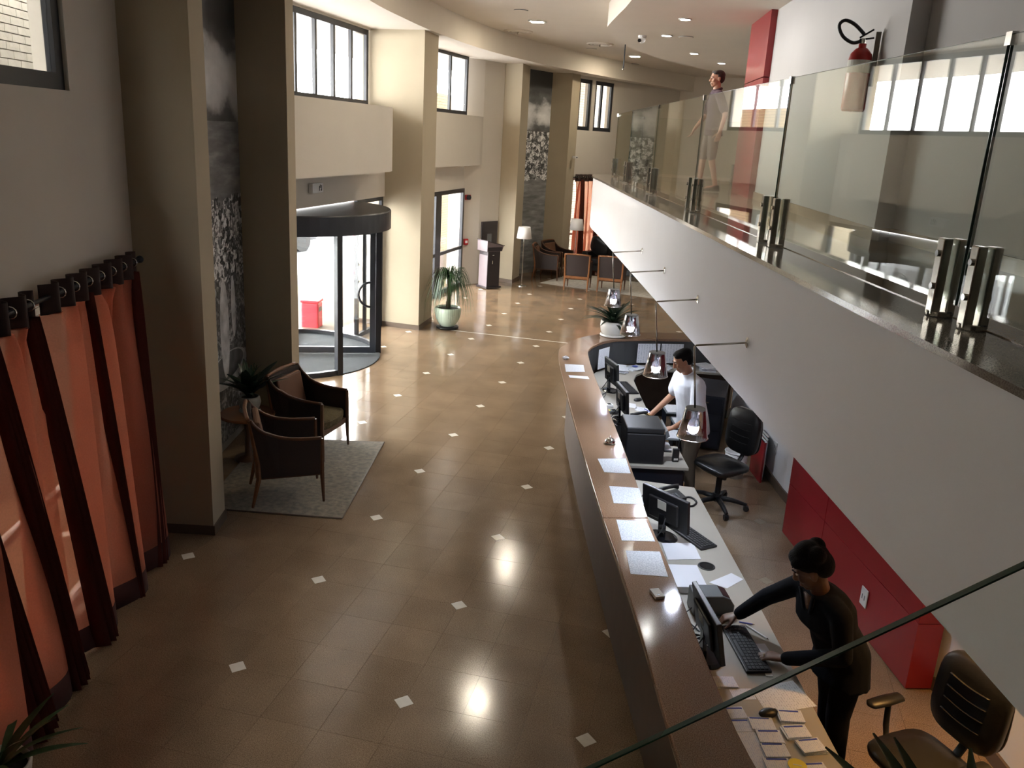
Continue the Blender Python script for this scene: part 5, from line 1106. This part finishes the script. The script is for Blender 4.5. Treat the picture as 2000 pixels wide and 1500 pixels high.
    for s in 'LR':
        h_ = spine(0)+lat*(.085 if s == 'R' else -.085); kn = P['kn'+s]; an = P['an'+s]
        lb.cap(h_-V((0, 0, .02)), kn, .096, .070)
        if legs == 'long': lb.cap(kn, an+V((0, 0, .03)), .070, .056)
    fuse(lb.build('trousers' if legs == 'long' else 'shorts', M[low], root, fix=False), .011, 5)
    for s in 'LR':
        d_ = V((*V(J['toe'])[:2], 0)).normalized(); sd = V((-d_.y, d_.x, 0)); a_ = P['an'+s]; z0 = a_.z-.09
        MB().loft([ringv(V((a_.x, a_.y, 0))+d_*x+V((0, 0, z0+h_/2)), sd, V((0, 0, 1)), w_, h_/2, 14) for x, w_, h_ in ((-.07, .025, .06), (-.055, .038, .09), (.0, .042, .10), (.08, .046, .065), (.15, .042, .05), (.175, .022, .03))]).build('shoe', M['shoe'], root, smooth=True)
    if extra: extra(root, P, lat, fr, up, spine, H)
    return root
SHORT = [((0, -.034, .055), (.081, .090, .070)), ((0, -.058, .012), (.077, .062, .074)), ((.035, .0, .078), (.042, .068, .036)), ((-.035, .0, .078), (.042, .068, .036)), ((0, .020, .094), (.055, .052, .022)), ((.07, -.02, .03), (.012, .03, .04)), ((-.07, -.02, .03), (.012, .03, .04))]
AFRO = [((0, -.03, .062), (.092, .10, .080)), ((0, -.07, .02), (.085, .066, .078)), ((0, -.02, .115), (.07, .075, .055)), ((.045, .02, .085), (.045, .06, .04)), ((-.045, .02, .085), (.045, .06, .04)), ((0, .04, .10), (.06, .045, .04)), ((.05, -.07, .10), (.05, .05, .05)), ((-.05, -.07, .10), (.05, .05, .05))]
def w_extra(root, P, lat, fr, up, spine, H):
    c = P['wrL']+V((-.105, .0, -.003)); MB().tube([c+V((0, math.cos(x)*.0105, math.sin(x)*.0105)) for x in [2*math.pi*j/12 for j in range(13)]], .002, 5, False).build('ring', M['gold'], root)
person('woman in a black suit leaning over the worktop by the near monitor', dict(base=(3.80, .20, 0), pelvis=(3.80, .15, .84), neck=(3.605, .03, 1.26), shR=(3.53, .18, 1.205), shL=(3.705, -.13, 1.205),
    head=(3.535, -.005, 1.392), face=(-.90, .10, -.52), hup=(-.50, -.02, .87), elR=(3.37, .33, 1.00), wrR=(3.22, .34, .84), elL=(3.745, -.15, .98), wrL=(3.47, .02, .80), knR=(3.81, .27, .45), anR=(3.83, .28, .09), knL=(3.83, .09, .45), anL=(3.86, .09, .09), toe=(-1, .1, 0),
    hd=dict(R=((-.9, -.15, -.35), (0, 0, -1), (0, -1, 0)), L=((-.97, .18, -.10), (0, 0, -1), (0, 1, 0))), curl=dict(L=10, R=20)), 'skin2', 'suit', 'suit', (AFRO, 'hair'), vneck=True, female=True, extra=w_extra, bulk=1.08)
def m_extra(root, P, lat, fr, up, spine, H):
    c = P['wrR']; d_ = (P['wrR']-P['elR']).normalized(); x_ = d_.cross(V((0, 0, 1))).normalized(); y_ = x_.cross(d_)
    MB().tube([c-d_*.03+x_*.031*math.cos(a_)+y_*.028*math.sin(a_) for a_ in [2*math.pi*j/16 for j in range(17)]], .006, 6, False, flat=1.8).build('watch', M['gold'], root)
    MB().sheet([[spine(.70)-lat*x+fr*.118+up*z for x in (.055, .067)] for z in (0, .03)]).build('emblem', M['blue'], root, fix=False, solid=.01)
person('young man in a white polo shirt working at the printer behind the counter', dict(base=(2.84, 3.93, 0), pelvis=(2.83, 3.90, .87), neck=(2.73, 3.85, 1.37), shR=(2.655, 4.005, 1.30), shL=(2.85, 3.69, 1.30),
    head=(2.665, 3.80, 1.505), face=(-.86, -.22, -.46), hup=(-.42, -.10, .90), elR=(2.60, 4.10, 1.06), wrR=(2.37, 3.86, .845), elL=(2.86, 3.55, 1.05), wrL=(2.66, 3.34, .96), knR=(2.83, 4.01, .47), anR=(2.86, 4.02, .09), knL=(2.84, 3.82, .47), anL=(2.88, 3.81, .09), toe=(-1, -.1, 0),
    hd=dict(R=((-.97, -.1, -.15), (0, 0, -1), (0, -1, 0)), L=((-.8, -.5, -.2), (0, 0, -1), (.3, .9, 0))), curl=dict(R=10, L=25)), 'skin1', 'shirt', 'khaki', (SHORT, 'hair'), sleeve='short', extra=m_extra, bulk=1.16)
zz = 2.9345
person('man in a dark tee shirt and shorts walking on the upper gallery behind the glass', dict(base=(2.63, 8.55, zz), pelvis=(2.65, 8.55, zz+.90), neck=(2.64, 8.53, zz+1.43), shR=(2.59, 8.72, zz+1.36), shL=(2.69, 8.35, zz+1.36),
    head=(2.62, 8.51, zz+1.585), face=(-.93, -.36, -.05), hup=(-.05, 0, 1), elR=(2.51, 8.82, zz+1.08), wrR=(2.37, 8.78, zz+.88), elL=(2.80, 8.28, zz+1.09), wrL=(2.75, 8.20, zz+.85), knR=(2.55, 8.63, zz+.50), anR=(2.53, 8.62, zz+.09), knL=(2.67, 8.46, zz+.50), anL=(2.77, 8.45, zz+.10), toe=(-.9, -.4, 0),
    hd=dict(R=((-.3, -.1, -.9), (-1, 0, -.2), (-.3, -.9, 0)), L=((-.2, -.2, -.95), (-.2, .9, 0), (-1, 0, 0)))), 'skin3', 'tee', 'shorts', (SHORT, 'hair2'), sleeve='short', legs='short')
